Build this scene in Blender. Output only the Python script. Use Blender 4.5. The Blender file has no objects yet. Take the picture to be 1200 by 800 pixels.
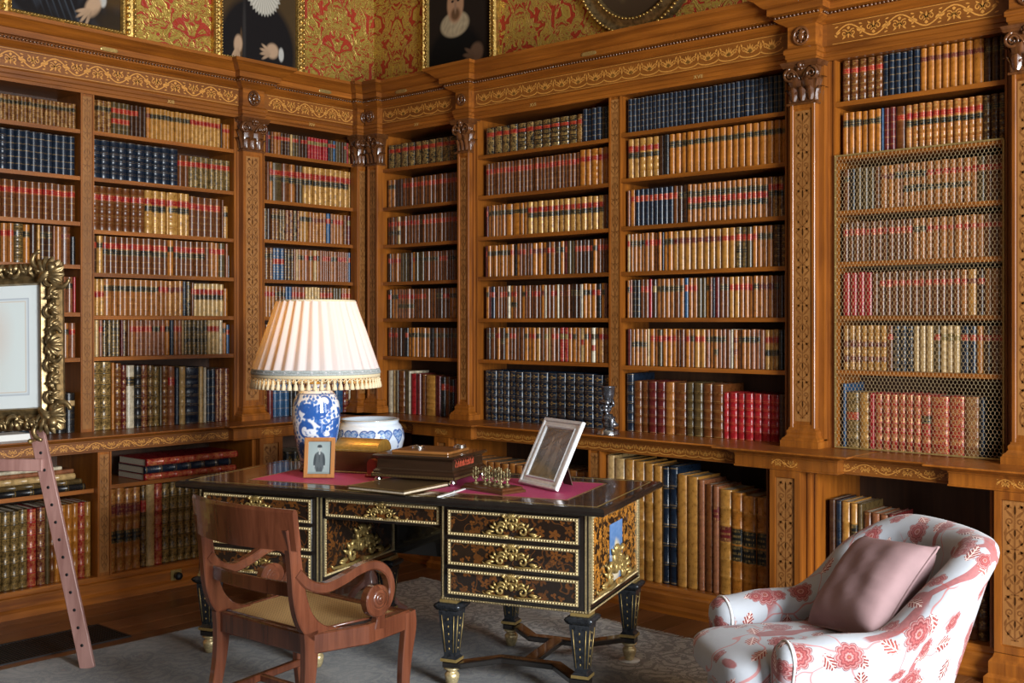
import bpy, math, random
import numpy as np
from math import sin, cos, pi, sqrt, atan2, radians
from mathutils import Matrix, Vector
random.seed(7)
SC = bpy.context.scene
COL = SC.collection

# ---------------------------------------------------------------- camera, world, lights, exposure
cam = bpy.data.cameras.new('camera')
cam.sensor_width = 36.0
cam.lens = 1324.0 / 1200.0 * 36.0
cam.shift_y = -22.0 / 1200.0
cam.clip_start = 0.05
cam_o = bpy.data.objects.new('camera', cam)
COL.objects.link(cam_o)
cam_o.location = (6.30, -5.43, 1.60)
cam_o.rotation_euler = (pi / 2, 0, atan2(0.6667, 0.7453))
SC.camera = cam_o

world = bpy.data.worlds.new('daylight')
SC.world = world
world.use_nodes = True
bg = world.node_tree.nodes['Background']
bg.inputs[0].default_value = (0.62, 0.78, 1.0, 1)
bg.inputs[1].default_value = 1.0

SC.view_settings.view_transform = 'Standard'
SC.view_settings.look = 'None'
SC.view_settings.exposure = 0.0
SC.view_settings.gamma = 1.0

def area_light(name, loc, rot, sx, sy, power, col, spread=pi):
    l = bpy.data.lights.new(name, 'AREA')
    l.shape = 'RECTANGLE'; l.size = sx; l.size_y = sy
    l.energy = power; l.color = col; l.spread = spread
    o = bpy.data.objects.new(name, l)
    COL.objects.link(o)
    o.location = loc; o.rotation_euler = rot
    return o
WINX = 8.9
WINDOWS = [(-0.75, 1.2), (-3.3, 1.9), (-6.6, 1.5)]      # centre y, width of the tall windows in the window wall
for wy, ww, pw in zip([w[0] for w in WINDOWS], [w[1] for w in WINDOWS], (75, 860, 60)):
    area_light('window_light', (WINX - 0.02, wy, 2.02), (0, pi / 2, 0), 2.6, ww - 0.1, pw, (0.91, 0.96, 1.0))
# ---------------------------------------------------------------- node helpers
def N(nt, t, ins=(), out=0, **props):
    n = nt.nodes.new('ShaderNode' + t)
    for k, v in props.items():
        setattr(n, k, v)
    items = ins.items() if isinstance(ins, dict) else enumerate(ins)
    for k, v in items:
        if v is None:
            continue
        s = n.inputs[k]
        if isinstance(v, bpy.types.NodeSocket):
            nt.links.new(v, s)
        else:
            if s.type == 'RGBA' and len(v) == 3:
                v = (*v, 1)
            s.default_value = v
    return n.outputs[out]
def Mth(nt, op, a, b=None, c=None, clamp=False):
    return N(nt, 'Math', [a, b, c], operation=op, use_clamp=clamp)
def Mix(nt, f, a, b, blend='MIX'):
    n = nt.nodes.new('ShaderNodeMix'); n.data_type = 'RGBA'; n.blend_type = blend
    for i, v in ((0, f), (6, a), (7, b)):
        if isinstance(v, bpy.types.NodeSocket):
            nt.links.new(v, n.inputs[i])
        else:
            n.inputs[i].default_value = v if i == 0 else (*v[:3], 1)
    return n.outputs[2]
def Ramp(nt, f, stops, interp='LINEAR'):
    n = nt.nodes.new('ShaderNodeValToRGB')
    cr = n.color_ramp; cr.interpolation = interp
    while len(cr.elements) < len(stops):
        cr.elements.new(0.5)
    for e, (p, c) in zip(cr.elements, stops):
        e.position = p
        e.color = (*c, 1) if not isinstance(c, (int, float)) else (c, c, c, 1)
    nt.links.new(f, n.inputs[0])
    return n.outputs[0]
def Step(nt, x, a, b):      # smooth 0..1 as x goes a -> b
    n = nt.nodes.new('ShaderNodeMapRange'); n.interpolation_type = 'SMOOTHSTEP'
    for i, v in enumerate((x, a, b, 0.0, 1.0)):
        if isinstance(v, bpy.types.NodeSocket):
            nt.links.new(v, n.inputs[i])
        else:
            n.inputs[i].default_value = v
    return n.outputs[0]
def new_mat(name):
    m = bpy.data.materials.new(name); m.use_nodes = True
    nt = m.node_tree; nt.nodes.clear()
    return m, nt
def finish(nt, base, rough=0.5, metal=0.0, bump=None, bstr=0.3, bdist=0.01, coat=0.0, spec=0.5, sheen=0.0, extra=None):
    b = nt.nodes.new('ShaderNodeBsdfPrincipled')
    def put(k, v):
        if isinstance(v, bpy.types.NodeSocket):
            nt.links.new(v, b.inputs[k])
        else:
            b.inputs[k].default_value = (*v, 1) if isinstance(v, tuple) and len(v) == 3 else v
    put('Base Color', base); put('Roughness', rough); put('Metallic', metal)
    put('Coat Weight', coat); put('Specular IOR Level', spec); put('Sheen Weight', sheen)
    if extra:
        for k, v in extra.items():
            put(k, v)
    if bump is not None:
        bn = N(nt, 'Bump', {'Height': bump, 'Strength': bstr, 'Distance': bdist})
        nt.links.new(bn, b.inputs['Normal'])
    o = nt.nodes.new('ShaderNodeOutputMaterial')
    nt.links.new(b.outputs[0], o.inputs[0])
    return b
def objco(nt, scale=(1, 1, 1), src='Object', rot=(0, 0, 0)):
    tc = N(nt, 'TexCoord', out={'Object': 3, 'UV': 2, 'Generated': 0}[src])
    return N(nt, 'Mapping', {0: tc, 2: rot, 3: scale})
def plain(name, col, rough=0.5, metal=0.0, coat=0.0, noise=0.0, nscale=30, bump=0.0, spec=0.5):
    m, nt = new_mat(name)
    base = col
    bm = None
    if noise or bump:
        nz = N(nt, 'TexNoise', {0: objco(nt), 2: nscale, 3: 4.0})
        f = Ramp(nt, nz, [(0.3, 1 - noise), (0.7, 1 + noise * 0.6)])
        base = Mix(nt, 1.0, col, f, 'MULTIPLY')
        bm = nz if bump else None
    finish(nt, base, rough, metal, bm, bump, 0.004, coat, spec)
    return m
def wood(name, dark, light, axis=2, rough=0.37, coat=0.08, scale=1.0, rand=0.25):
    """grain runs along the object axis given"""
    m, nt = new_mat(name)
    sc = [26 * scale] * 3; sc[axis] = 1.6 * scale
    co = objco(nt, tuple(sc))
    oi = N(nt, 'ObjectInfo', out=5)
    co2 = N(nt, 'VectorMath', [co, N(nt, 'CombineXYZ', [Mth(nt, 'MULTIPLY', oi, 37.0), Mth(nt, 'MULTIPLY', oi, 91.0), oi])], operation='ADD')
    g = N(nt, 'TexNoise', {0: co2, 2: 1.0, 3: 5.0, 4: 0.6, 8: 0.6})
    g2 = N(nt, 'TexNoise', {0: objco(nt, (3, 3, 3)), 2: 1.0, 3: 2.0})
    f = Mth(nt, 'ADD', Mth(nt, 'MULTIPLY', g, 0.75), Mth(nt, 'MULTIPLY', g2, 0.25))
    c = Ramp(nt, f, [(0.32, dark), (0.5, tuple((a + b) / 2 for a, b in zip(dark, light))), (0.68, light)])
    c = Mix(nt, 1.0, c, Ramp(nt, oi, [(0.0, 1 - rand), (1.0, 1 + rand * 0.3)]), 'MULTIPLY')
    finish(nt, c, rough, 0.0, g, 0.12, 0.004, coat)
    return m

M = {}
OAKD, OAKL = (0.130, 0.034, 0.0035), (0.345, 0.105, 0.0105)
M['oak'] = wood('honey oak upright grain', OAKD, OAKL, 2)
M['oak_x'] = wood('honey oak lengthwise grain', OAKD, OAKL, 0)
M['oak_back'] = wood('dark oak backing', (0.030, 0.011, 0.004), (0.07, 0.027, 0.009), 2, 0.6, 0.0)
M['carved'] = wood('dark carved oak', (0.062, 0.020, 0.006), (0.155, 0.054, 0.015), 2, 0.25, 0.5)
M['inlay_ground'] = wood('inlaid panel ground', (0.145, 0.042, 0.005), (0.265, 0.084, 0.010), 0, 0.42, 0.1)
M['inlay'] = plain('pale satinwood inlay', (0.52, 0.225, 0.042), 0.42, noise=0.15, nscale=60)
M['panel_light'] = wood('pale panel veneer', (0.225, 0.086, 0.020), (0.36, 0.155, 0.042), 2, 0.36, 0.2)
M['inlay_dark'] = plain('brown panel inlay', (0.165, 0.058, 0.012), 0.4, noise=0.15, nscale=60)
M['floor'] = wood('reddish brown floorboard', (0.075, 0.024, 0.009), (0.19, 0.072, 0.024), 1, 0.33, 0.2, 0.7, 0.45)
M['gold'] = plain('old gilding', (0.62, 0.40, 0.115), 0.36, 0.9, noise=0.4, nscale=45, bump=0.4)
M['gold_dark'] = plain('dull bronze gilding', (0.25, 0.170, 0.075), 0.36, 0.75, noise=0.55, nscale=38, bump=0.5)
M['brass'] = plain('lacquered brass', (0.42, 0.29, 0.10), 0.38, 0.65, noise=0.25, nscale=90)
M['brass_bright'] = plain('bright gilt brass', (0.62, 0.49, 0.26), 0.36, 0.6, noise=0.3, nscale=120)
M['silver'] = plain('polished silver', (0.62, 0.63, 0.64), 0.16, 1.0, noise=0.2, nscale=40)
M['iron'] = plain('black iron', (0.012, 0.012, 0.013), 0.5, 0.4)
M['plaster'] = plain('dim plaster', (0.22, 0.185, 0.14), 0.9)
M['shell'] = plain('warm brown room panelling', (0.06, 0.028, 0.013), 0.7)
M['paper'] = plain('aged paper edges', (0.50, 0.41, 0.29), 0.85, noise=0.3, nscale=220)

# ---------------------------------------------------------------- mesh helpers
class MB:
    """collects faces and links them as ONE mesh object"""
    def __init__(s):
        s.v = []; s.f = []; s.mi = []; s.sm = []; s.fc = []; s.uv = []; s.par = []
        s.hascol = s.hasuv = False
    def face(s, idx, mi=0, smooth=False, col=None, uv=None, par=None):
        s.f.append(tuple(idx)); s.mi.append(mi); s.sm.append(smooth)
        s.fc.append(col); s.uv.append(uv); s.par.append(par)
    def quadgrid(s, P, closed_u=False, closed_v=False, mi=0, smooth=True, cap0=False, cap1=False, uvs=None):
        """P[i][j] points; i along, j around"""
        nu, nv = len(P), len(P[0]); b = len(s.v)
        for r in P:
            s.v.extend(tuple(p) for p in r)
        iu = nu if closed_u else nu - 1; jv = nv if closed_v else nv - 1
        for i in range(iu):
            for j in range(jv):
                a = b + i * nv + j; c = b + ((i + 1) % nu) * nv + (j + 1) % nv
                d = b + ((i + 1) % nu) * nv + j; e = b + i * nv + (j + 1) % nv
                uv = None
                if uvs is not None:
                    uv = (uvs(i, j), uvs(i, j + 1), uvs(i + 1, j + 1), uvs(i + 1, j))
                s.face((a, e, c, d), mi, smooth, uv=uv)
        if cap0: s.face([b + j for j in range(nv)][::-1], mi, False)
        if cap1: s.face([b + (nu - 1) * nv + j for j in range(nv)], mi, False)
        return s
    def box(s, x0, x1, y0, y1, z0, z1, mi=0, M4=None):
        b = len(s.v)
        pts = [(x0, y0, z0), (x1, y0, z0), (x1, y1, z0), (x0, y1, z0), (x0, y0, z1), (x1, y0, z1), (x1, y1, z1), (x0, y1, z1)]
        if M4 is not None:
            pts = [tuple(M4 @ Vector(p)) for p in pts]
        s.v.extend(pts)
        for q in ((3, 2, 1, 0), (4, 5, 6, 7), (0, 1, 5, 4), (1, 2, 6, 5), (2, 3, 7, 6), (3, 0, 4, 7)):
            s.face([b + i for i in q], mi)
        return s
    def bbox(s, x0, x1, y0, y1, z0, z1, c=0.004, mi=0):
        """box with chamfered edges"""
        P = []
        for z, k in ((z0, c), (z0 + c, 0), (z1 - c, 0), (z1, c)):
            a, b_, d, e = x0 + k, x1 - k, y0 + k, y1 - k
            P.append([(a + c * (k == 0), d, z), (b_ - c * (k == 0), d, z), (b_, d + c * (k == 0), z), (b_, e - c * (k == 0), z),
                      (b_ - c * (k == 0), e, z), (a + c * (k == 0), e, z), (a, e - c * (k == 0), z), (a, d + c * (k == 0), z)])
        return s.quadgrid(P, closed_v=True, mi=mi, smooth=False, cap0=True, cap1=True)
    def extr(s, prof, s0, s1, mi=0, smooth=False):
        """profile of (p, z) with p towards the room, run along local x"""
        P = [[(q, -p, z) for p, z in prof] for q in (s0, s1)]
        return s.quadgrid(P, closed_v=True, mi=mi, smooth=smooth, cap0=True, cap1=True)
    def lathe(s, prof, n=24, c=(0, 0, 0), mi=0, smooth=True, cap=True, rmod=None):
        P = []
        for r, z in prof:
            P.append([(c[0] + r * (1 if rmod is None else rmod(2 * pi * k / n, z)) * cos(2 * pi * k / n),
                       c[1] + r * (1 if rmod is None else rmod(2 * pi * k / n, z)) * sin(2 * pi * k / n), c[2] + z) for k in range(n)])
        return s.quadgrid(P, closed_v=True, mi=mi, smooth=smooth, cap0=cap, cap1=cap)
    def tube(s, pts, r, n=6, closed=False, mi=0, flat=1.0, cap=True, up=None):
        """round tube along pts; r is a number or a list"""
        pts = [Vector(p) for p in pts]; m = len(pts); P = []
        ref = Vector(up) if up else Vector((0.13, 0.31, 0.94))
        for i, p in enumerate(pts):
            a = pts[(i - 1) % m] if (closed or i) else p; b = pts[(i + 1) % m] if (closed or i < m - 1) else p
            t = (b - a)
            t = t.normalized() if t.length > 1e-9 else Vector((0, 0, 1))
            u = t.cross(ref)
            if u.length < 1e-3: u = t.cross(Vector((1, 0.2, 0)))
            u.normalize(); w = u.cross(t)
            R = float(r[i] if isinstance(r, (list, tuple)) else r)
            P.append([p + R * (u * cos(2 * pi * k / n) + w * flat * sin(2 * pi * k / n)) for k in range(n)])
        return s.quadgrid(P, closed_u=closed, closed_v=True, mi=mi, smooth=True, cap0=cap and not closed, cap1=cap and not closed)
    def bar(s, pts, w, h, up=(0, 0, 1), mi=0, smooth=False):
        """rectangular bar: w across (perp. to up), h along up; lists allowed"""
        pts = [Vector(p) for p in pts]; P = []; up = Vector(up).normalized(); m = len(pts)
        for i, p in enumerate(pts):
            t = (pts[min(i + 1, m - 1)] - pts[max(i - 1, 0)]).normalized()
            u = t.cross(up).normalized(); n2 = u.cross(t).normalized()
            W = (w[i] if isinstance(w, (list, tuple)) else w) / 2; H = (h[i] if isinstance(h, (list, tuple)) else h) / 2
            c = min(W, H) * 0.3
            P.append([p + u * a + n2 * b for a, b in ((-W + c, -H), (W - c, -H), (W, -H + c), (W, H - c), (W - c, H), (-W + c, H), (-W, H - c), (-W, -H + c))])
        return s.quadgrid(P, closed_v=True, mi=mi, smooth=smooth, cap0=True, cap1=True)
    def ribbon(s, pts, w, fn, mi=0):
        """flat strip of width w along 2D pts, fn maps (a, b) to 3D"""
        m = len(pts); L = []; R = []
        for i in range(m):
            a = pts[max(i - 1, 0)]; b = pts[min(i + 1, m - 1)]
            dx, dy = b[0] - a[0], b[1] - a[1]; l = math.hypot(dx, dy) or 1
            W = (w[i] if isinstance(w, (list, tuple)) else w) / 2
            nx, ny = -dy / l * W, dx / l * W
            L.append(fn(pts[i][0] + nx, pts[i][1] + ny)); R.append(fn(pts[i][0] - nx, pts[i][1] - ny))
        b0 = len(s.v); s.v.extend(L); s.v.extend(R)
        for i in range(m - 1):
            s.face((b0 + i, b0 + m + i, b0 + m + i + 1, b0 + i + 1), mi)
        return s
    def leaf2(s, x, y, ang, ln, wd, fn, mi=0):
        ca, sa = cos(ang), sin(ang)
        q = [(0, 0), (0.35, -0.5), (0.75, -0.32), (1, 0), (0.75, 0.32), (0.35, 0.5)]
        b0 = len(s.v)
        s.v.extend(fn(x + ca * a * ln - sa * b * wd, y + sa * a * ln + ca * b * wd) for a, b in q)
        s.face(range(b0, b0 + 6), mi)
    def sphere(s, c, r, n=8, m=5, mi=0, sc=(1, 1, 1)):
        P = []
        for i in range(m + 1):
            t = -pi / 2 + pi * i / m
            P.append([(c[0] + r * sc[0] * max(cos(t), 0.02) * cos(2 * pi * k / n), c[1] + r * sc[1] * max(cos(t), 0.02) * sin(2 * pi * k / n), c[2] + r * sc[2] * sin(t)) for k in range(n)])
        return s.quadgrid(P, closed_v=True, mi=mi, smooth=True, cap0=True, cap1=True)
    def xf(s, M4, start=0):
        for i in range(start, len(s.v)):
            s.v[i] = tuple(M4 @ Vector(s.v[i]))
        return s
    def build(s, name, mats, parent=None, loc=None, rotz=None):
        me = bpy.data.meshes.new(name)
        me.from_pydata([tuple(p) for p in s.v], [], s.f)
        mats = mats if isinstance(mats, (list, tuple)) else [mats]
        for m in mats:
            me.materials.append(m)
        me.polygons.foreach_set('material_index', s.mi)
        me.polygons.foreach_set('use_smooth', s.sm)
        if any(c is not None for c in s.fc):
            nl = len(me.loops)
            A = np.ones((nl, 4), np.float32); B = np.zeros((nl, 4), np.float32); U = np.zeros((nl, 2), np.float32)
            k = 0
            for f, c, uv, pr in zip(s.f, s.fc, s.uv, s.par):
                n = len(f)
                if c is not None: A[k:k + n, :3] = c
                if pr is not None: B[k:k + n] = pr
                if uv is not None: U[k:k + n] = uv
                k += n
            a = me.color_attributes.new('Col', 'FLOAT_COLOR', 'CORNER'); a.data.foreach_set('color', A.ravel())
            a = me.color_attributes.new('Par', 'FLOAT_COLOR', 'CORNER'); a.data.foreach_set('color', B.ravel())
            a = me.uv_layers.new(name='UVMap'); a.data.foreach_set('uv', U.ravel())
        elif any(u is not None for u in s.uv):
            nl = len(me.loops); U = np.zeros((nl, 2), np.float32); k = 0
            for f, uv in zip(s.f, s.uv):
                n = len(f)
                if uv is not None: U[k:k + n] = uv
                k += n
            a = me.uv_layers.new(name='UVMap'); a.data.foreach_set('uv', U.ravel())
        o = bpy.data.objects.new(name, me)
        COL.objects.link(o)
        if parent is not None: o.parent = parent
        if loc is not None: o.location = loc
        if rotz is not None: o.rotation_euler = (0, 0, rotz)
        return o
def painted(name, P, colfn, rough=0.5, parent=None, coat=0.0, metal=0.0, mat=None, spec=0.5):
    """grid mesh P (nu x nv x 3 array) whose flat print is colfn(u, v) arrays -> (nu, nv, 3)"""
    nu, nv = P.shape[:2]
    me = bpy.data.meshes.new(name)
    idx = np.arange(nu * nv).reshape(nu, nv)
    F = np.stack([idx[:-1, :-1], idx[1:, :-1], idx[1:, 1:], idx[:-1, 1:]], -1).reshape(-1, 4)
    me.vertices.add(nu * nv); me.vertices.foreach_set('co', P.reshape(-1).astype(np.float32))
    me.loops.add(F.size); me.loops.foreach_set('vertex_index', F.ravel().astype(np.int32))
    me.polygons.add(len(F)); me.polygons.foreach_set('loop_start', np.arange(0, F.size, 4, dtype=np.int32))
    me.polygons.foreach_set('use_smooth', np.ones(len(F), bool))
    me.update(calc_edges=True)
    u, v = np.meshgrid(np.linspace(0, 1, nu), np.linspace(0, 1, nv), indexing='ij')
    C = np.ones((nu, nv, 4), np.float32); C[..., :3] = np.clip(colfn(u, v), 0, 1)
    a = me.color_attributes.new('Col', 'FLOAT_COLOR', 'POINT'); a.data.foreach_set('color', C.ravel())
    if mat is None:
        m, nt = new_mat(name + ' print')
        c = N(nt, 'Attribute', attribute_name='Col')
        finish(nt, c, rough, metal, coat=coat, spec=spec)
        mat = m
    me.materials.append(mat)
    o = bpy.data.objects.new(name, me); COL.objects.link(o)
    if parent is not None: o.parent = parent
    return o
def plane_grid(o, ux, uy, nu, nv):
    o, ux, uy = map(np.array, (o, ux, uy))
    u, v = np.meshgrid(np.linspace(0, 1, nu), np.linspace(0, 1, nv), indexing='ij')
    return o + u[..., None] * ux + v[..., None] * uy
def thing(name, label, cat, loc=(0, 0, 0), rotz=0.0, group=None):
    o = bpy.data.objects.new(name, None); COL.objects.link(o)
    o.empty_display_size = 0.1
    o.location = loc; o.rotation_euler = (0, 0, rotz)
    o['label'] = label; o['category'] = cat
    if group: o['group'] = group
    return o
def tag(o, label, cat, group=None, kind=None):
    o['label'] = label; o['category'] = cat
    if group: o['group'] = group
    if kind: o['kind'] = kind
    return o
def struct(o):
    o['kind'] = 'structure'; return o
def spiral(cx, cy, r0, r1, a0, a1, n=18):
    return [(cx + (r0 + (r1 - r0) * i / n) * cos(a0 + (a1 - a0) * i / n), cy + (r0 + (r1 - r0) * i / n) * sin(a0 + (a1 - a0) * i / n)) for i in range(n + 1)]
# ---------------------------------------------------------------- room shell
def damask():
    m, nt = new_mat('gold on crimson damask wall covering')
    co = N(nt, 'TexCoord', out=3)
    xyz = nt.nodes.new('ShaderNodeSeparateXYZ'); nt.links.new(co, xyz.inputs[0])
    u = Mth(nt, 'ADD', xyz.outputs[0], xyz.outputs[1]); z = xyz.outputs[2]
    uu = Mth(nt, 'PINGPONG', u, 0.31)
    vv = Mth(nt, 'ADD', z, Mth(nt, 'MULTIPLY', Mth(nt, 'FLOOR', Mth(nt, 'DIVIDE', u, 0.62)), 0.37))
    vv = Mth(nt, 'MODULO', Mth(nt, 'ADD', vv, 10.0), 0.86)
    vec = N(nt, 'CombineXYZ', [uu, vv, 0.0])
    warp = N(nt, 'TexNoise', {0: vec, 2: 5.0, 3: 2.0}, out=1)
    w2 = N(nt, 'VectorMath', [vec, N(nt, 'VectorMath', [warp, (0.5, 0.5, 0.5)], operation='SUBTRACT')], operation='MULTIPLY_ADD')
    vec2 = N(nt, 'VectorMath', {0: N(nt, 'VectorMath', [warp, (0.5, 0.5, 0.5)], operation='SUBTRACT'), 1: (0.22, 0.22, 0.0), 2: vec}, operation='MULTIPLY_ADD')
    n1 = N(nt, 'TexNoise', {0: vec2, 2: 9.0, 3: 1.5, 8: 1.6})
    n2 = N(nt, 'TexNoise', {0: vec2, 2: 26.0, 3: 2.0, 8: 1.0})
    bands = Mth(nt, 'SINE', Mth(nt, 'MULTIPLY', n1, 46.0))
    big = Step(nt, Mth(nt, 'ADD', n1, Mth(nt, 'MULTIPLY', bands, 0.055)), 0.415, 0.445)
    edge = Step(nt, Mth(nt, 'ABSOLUTE', Mth(nt, 'SUBTRACT', n2, 0.5)), 0.012, 0.03)
    mask = Mth(nt, 'MULTIPLY', big, edge)
    nz = N(nt, 'TexNoise', {0: co, 2: 3.0, 3: 3.0})
    gold = Mix(nt, nz, (0.40, 0.265, 0.045), (0.58, 0.41, 0.09))
    red = Mix(nt, nz, (0.26, 0.016, 0.004), (0.42, 0.034, 0.007))
    hgt = Mth(nt, 'ADD', mask, Mth(nt, 'MULTIPLY', Mth(nt, 'ADD', bands, n2), 0.35))
    finish(nt, Mix(nt, mask, red, gold), Mth(nt, 'SUBTRACT', 0.62, Mth(nt, 'MULTIPLY', mask, 0.22)), Mth(nt, 'MULTIPLY', mask, 0.5), hgt, 0.55, 0.006)
    return m
M['damask'] = damask()
RX0, RX1, RY0, RY1, RZ = -0.31, WINX, -9.0, 0.36, 5.3
def wallbox(name, b, mat):
    return struct(MB().box(*b).build(name, mat))
wallbox('wall_left', (RX0 - 0.1, RX0, RY0 - 0.1, RY1 + 0.1, 0, RZ), M['damask'])
wallbox('wall_back', (RX0, RX1, RY1, RY1 + 0.1, 0, RZ), M['damask'])
wallbox('wall_rear', (RX0, RX1, RY0 - 0.1, RY0, 0, RZ), M['shell'])
wallbox('ceiling', (RX0 - 0.1, RX1 + 0.2, RY0 - 0.1, RY1 + 0.1, RZ, RZ + 0.1), M['plaster'])
mb = MB(); y0 = RY0
for wy, ww in sorted(WINDOWS):
    mb.box(WINX, WINX + 0.2, y0, wy - ww / 2, 0, RZ); y0 = wy + ww / 2
    mb.box(WINX, WINX + 0.2, wy - ww / 2, wy + ww / 2, 0, 0.65)
    mb.box(WINX, WINX + 0.2, wy - ww / 2, wy + ww / 2, 3.40, RZ)
mb.box(WINX, WINX + 0.2, y0, RY1, 0, RZ)
struct(mb.build('wall_window', M['shell']))
M['white'] = plain('white painted wood', (0.7, 0.68, 0.63), 0.5)
for k, (wy, ww) in enumerate(WINDOWS):
    mb = MB()
    a, b = wy - ww / 2, wy + ww / 2
    for y in (a, wy - 0.03, b - 0.06): mb.box(WINX + 0.06, WINX + 0.12, y, y + 0.06, 0.65, 3.40)
    for z in (0.65, 1.33, 2.0, 2.67, 3.34): mb.box(WINX + 0.06, WINX + 0.12, a, b, z, z + 0.06)
    struct(mb.build('window_%d' % (k + 1), M['white']))
fl = struct(MB().box(RX0 - 0.1, RX1 + 0.2, RY0 - 0.1, RY1 + 0.1, -0.08, -0.021).build('floor', M['oak_back']))
bw, bl = 0.165, 2.35
board = MB().bbox(0, bw - 0.003, 0, bl - 0.004, -0.0205, 0.0, 0.0015).build('floor_board', M['floor'], fl)
first = True
for i in range(int(8.7 / bw)):
    for j in range(-1, 4):
        y = -8.9 + (j + (i * 0.37) % 1.0) * bl
        if y > -0.3: continue
        o = board if first else board.copy()
        if not first: COL.objects.link(o)
        first = False
        o.parent = fl; o.location = (0.16 + i * bw, y, 0)

# ---------------------------------------------------------------- fitted bookcases; local frame: x along the wall, -y into the room
ARCH = [(0.015, 2.945), (0.015, 2.963), (0.021, 2.966), (0.021, 2.986), (0.028, 2.990), (0.028, 3.010), (0.020, 3.020)]
FRZ = [(0.012, 3.02), (0.012, 3.135)]
CORN = [(0.018, 3.135), (0.028, 3.142), (0.042, 3.149), (0.058, 3.160), (0.064, 3.164), (0.064, 3.187), (0.090, 3.190), (0.090, 3.224),
        (0.104, 3.227), (0.116, 3.236), (0.138, 3.258), (0.155, 3.268), (0.166, 3.272), (0.166, 3.292)]
CFRZ = [(0.20, 0.855), (0.206, 0.858), (0.206, 0.864), (0.202, 0.867), (0.202, 0.916), (0.206, 0.919), (0.206, 0.925)]
CNT = [(0.21, 0.925), (0.222, 0.930), (0.236, 0.938), (0.262, 0.943), (0.284, 0.945), (0.290, 0.949), (0.288, 0.956)]
PLN = [(0.24, 0.0), (0.24, 0.034), (0.228, 0.046), (0.222, 0.05), (0.222, 0.098), (0.216, 0.108), (0.205, 0.114), (0.205, 0.122), (0.196, 0.14)]
BACK = -0.285
def closeprof(p): return [(BACK, p[0][1])] + p + [(BACK, p[-1][1])]
def ringstack(mb, a, b, pback, pfront, lev, mi=0):
    P = [[(a - o, -pback, z), (b + o, -pback, z), (b + o, -(pfront + o), z), (a - o, -(pfront + o), z)][::-1] for o, z in lev]
    return mb.quadgrid(P, closed_v=True, mi=mi, smooth=False, cap0=True, cap1=True)
def onface(p):
    return lambda a, z: (a, -p, z)

def inlay_vine(mb, s0, s1, z0, z1, p, period=0.26, w=0.007):
    fn = onface(p); zc = (z0 + z1) / 2; A = (z1 - z0) * 0.42
    n = max(1, round((s1 - s0) / period)); L = (s1 - s0) / n
    pts = [(s0 + (s1 - s0) * i / (n * 16), zc + A * sin(2 * pi * i / 16)) for i in range(n * 16 + 1)]
    mb.ribbon(pts, w, fn)
    for k in range(n):
        for h in (0, 1):
            cx = s0 + L * (k + 0.25 + 0.5 * h); sg = 1 if h == 0 else -1; zz = zc - sg * A * 0.10
            for m_ in (-1, 1):
                mb.ribbon(spiral(cx + m_ * L * 0.085, zz - sg * A * 0.05, A * 0.52, A * 0.08, sg * pi / 2 - m_ * 0.5, sg * pi / 2 - m_ * 0.5 + m_ * sg * 8.2, 18), w * 0.75, fn)
                mb.leaf2(cx + m_ * L * 0.16, zz + sg * A * 0.35, -sg * pi / 2 + m_ * sg * 0.9, A * 0.8, A * 0.34, fn)
                mb.leaf2(cx + m_ * L * 0.05, zz - sg * A * 0.35, -sg * pi / 2 + m_ * sg * 0.8, A * 0.75, A * 0.30, fn)
                mb.leaf2(cx + m_ * L * 0.22, zc - sg * A * 0.55, pi / 2 * (1 - m_) + m_ * sg * 0.7, A * 0.6, A * 0.26, fn)
                mb.leaf2(cx + m_ * L * 0.20, zc + sg * A * 0.92, pi / 2 * (1 - m_) - m_ * sg * 0.2, A * 0.6, A * 0.22, fn)
            for a in (-0.5, 0, 0.5):
                mb.leaf2(cx, zz + sg * A * 0.25, -sg * pi / 2 + a, A * (1.1 - abs(a) * 0.4), A * 0.30, fn)
            mb.leaf2(cx, zc + sg * A * 0.80, -sg * pi / 2, A * 0.5, A * 0.5, fn)
def inlay_palmette(mb, s0, s1, z0, z1, p, period=0.135, w=0.0065):
    fn = onface(p); H = z1 - z0
    n = max(1, round((s1 - s0) / period)); L = (s1 - s0) / n
    for k in range(n):
        c = s0 + L * (k + 0.5)
        mb.ribbon([(c + L / 2 * cos(t), z0 + H * 0.30 + H * 0.26 * sin(t)) for t in np.linspace(pi, 2 * pi, 11)], w, fn)
        for a in (-1.2, -0.75, -0.36, 0, 0.36, 0.75, 1.2):
            mb.leaf2(c, z0 + H * 0.30, pi / 2 + a, H * (0.62 - 0.14 * abs(a)), H * 0.13, fn)
        for sg in (1, -1):
            mb.ribbon(spiral(c + sg * L * 0.30, z0 + H * 0.55, H * 0.17, H * 0.03, pi / 2 - sg * 1.4, pi / 2 - sg * (1.4 - 7.5), 14), w * 0.8, fn)
            mb.leaf2(c + sg * L * 0.36, z0 + H * 0.70, pi / 2 - sg * 0.4, H * 0.26, H * 0.12, fn)
        mb.leaf2(c - L / 2, z0 + H * 0.34, pi / 2, H * 0.52, H * 0.14, fn)
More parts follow.
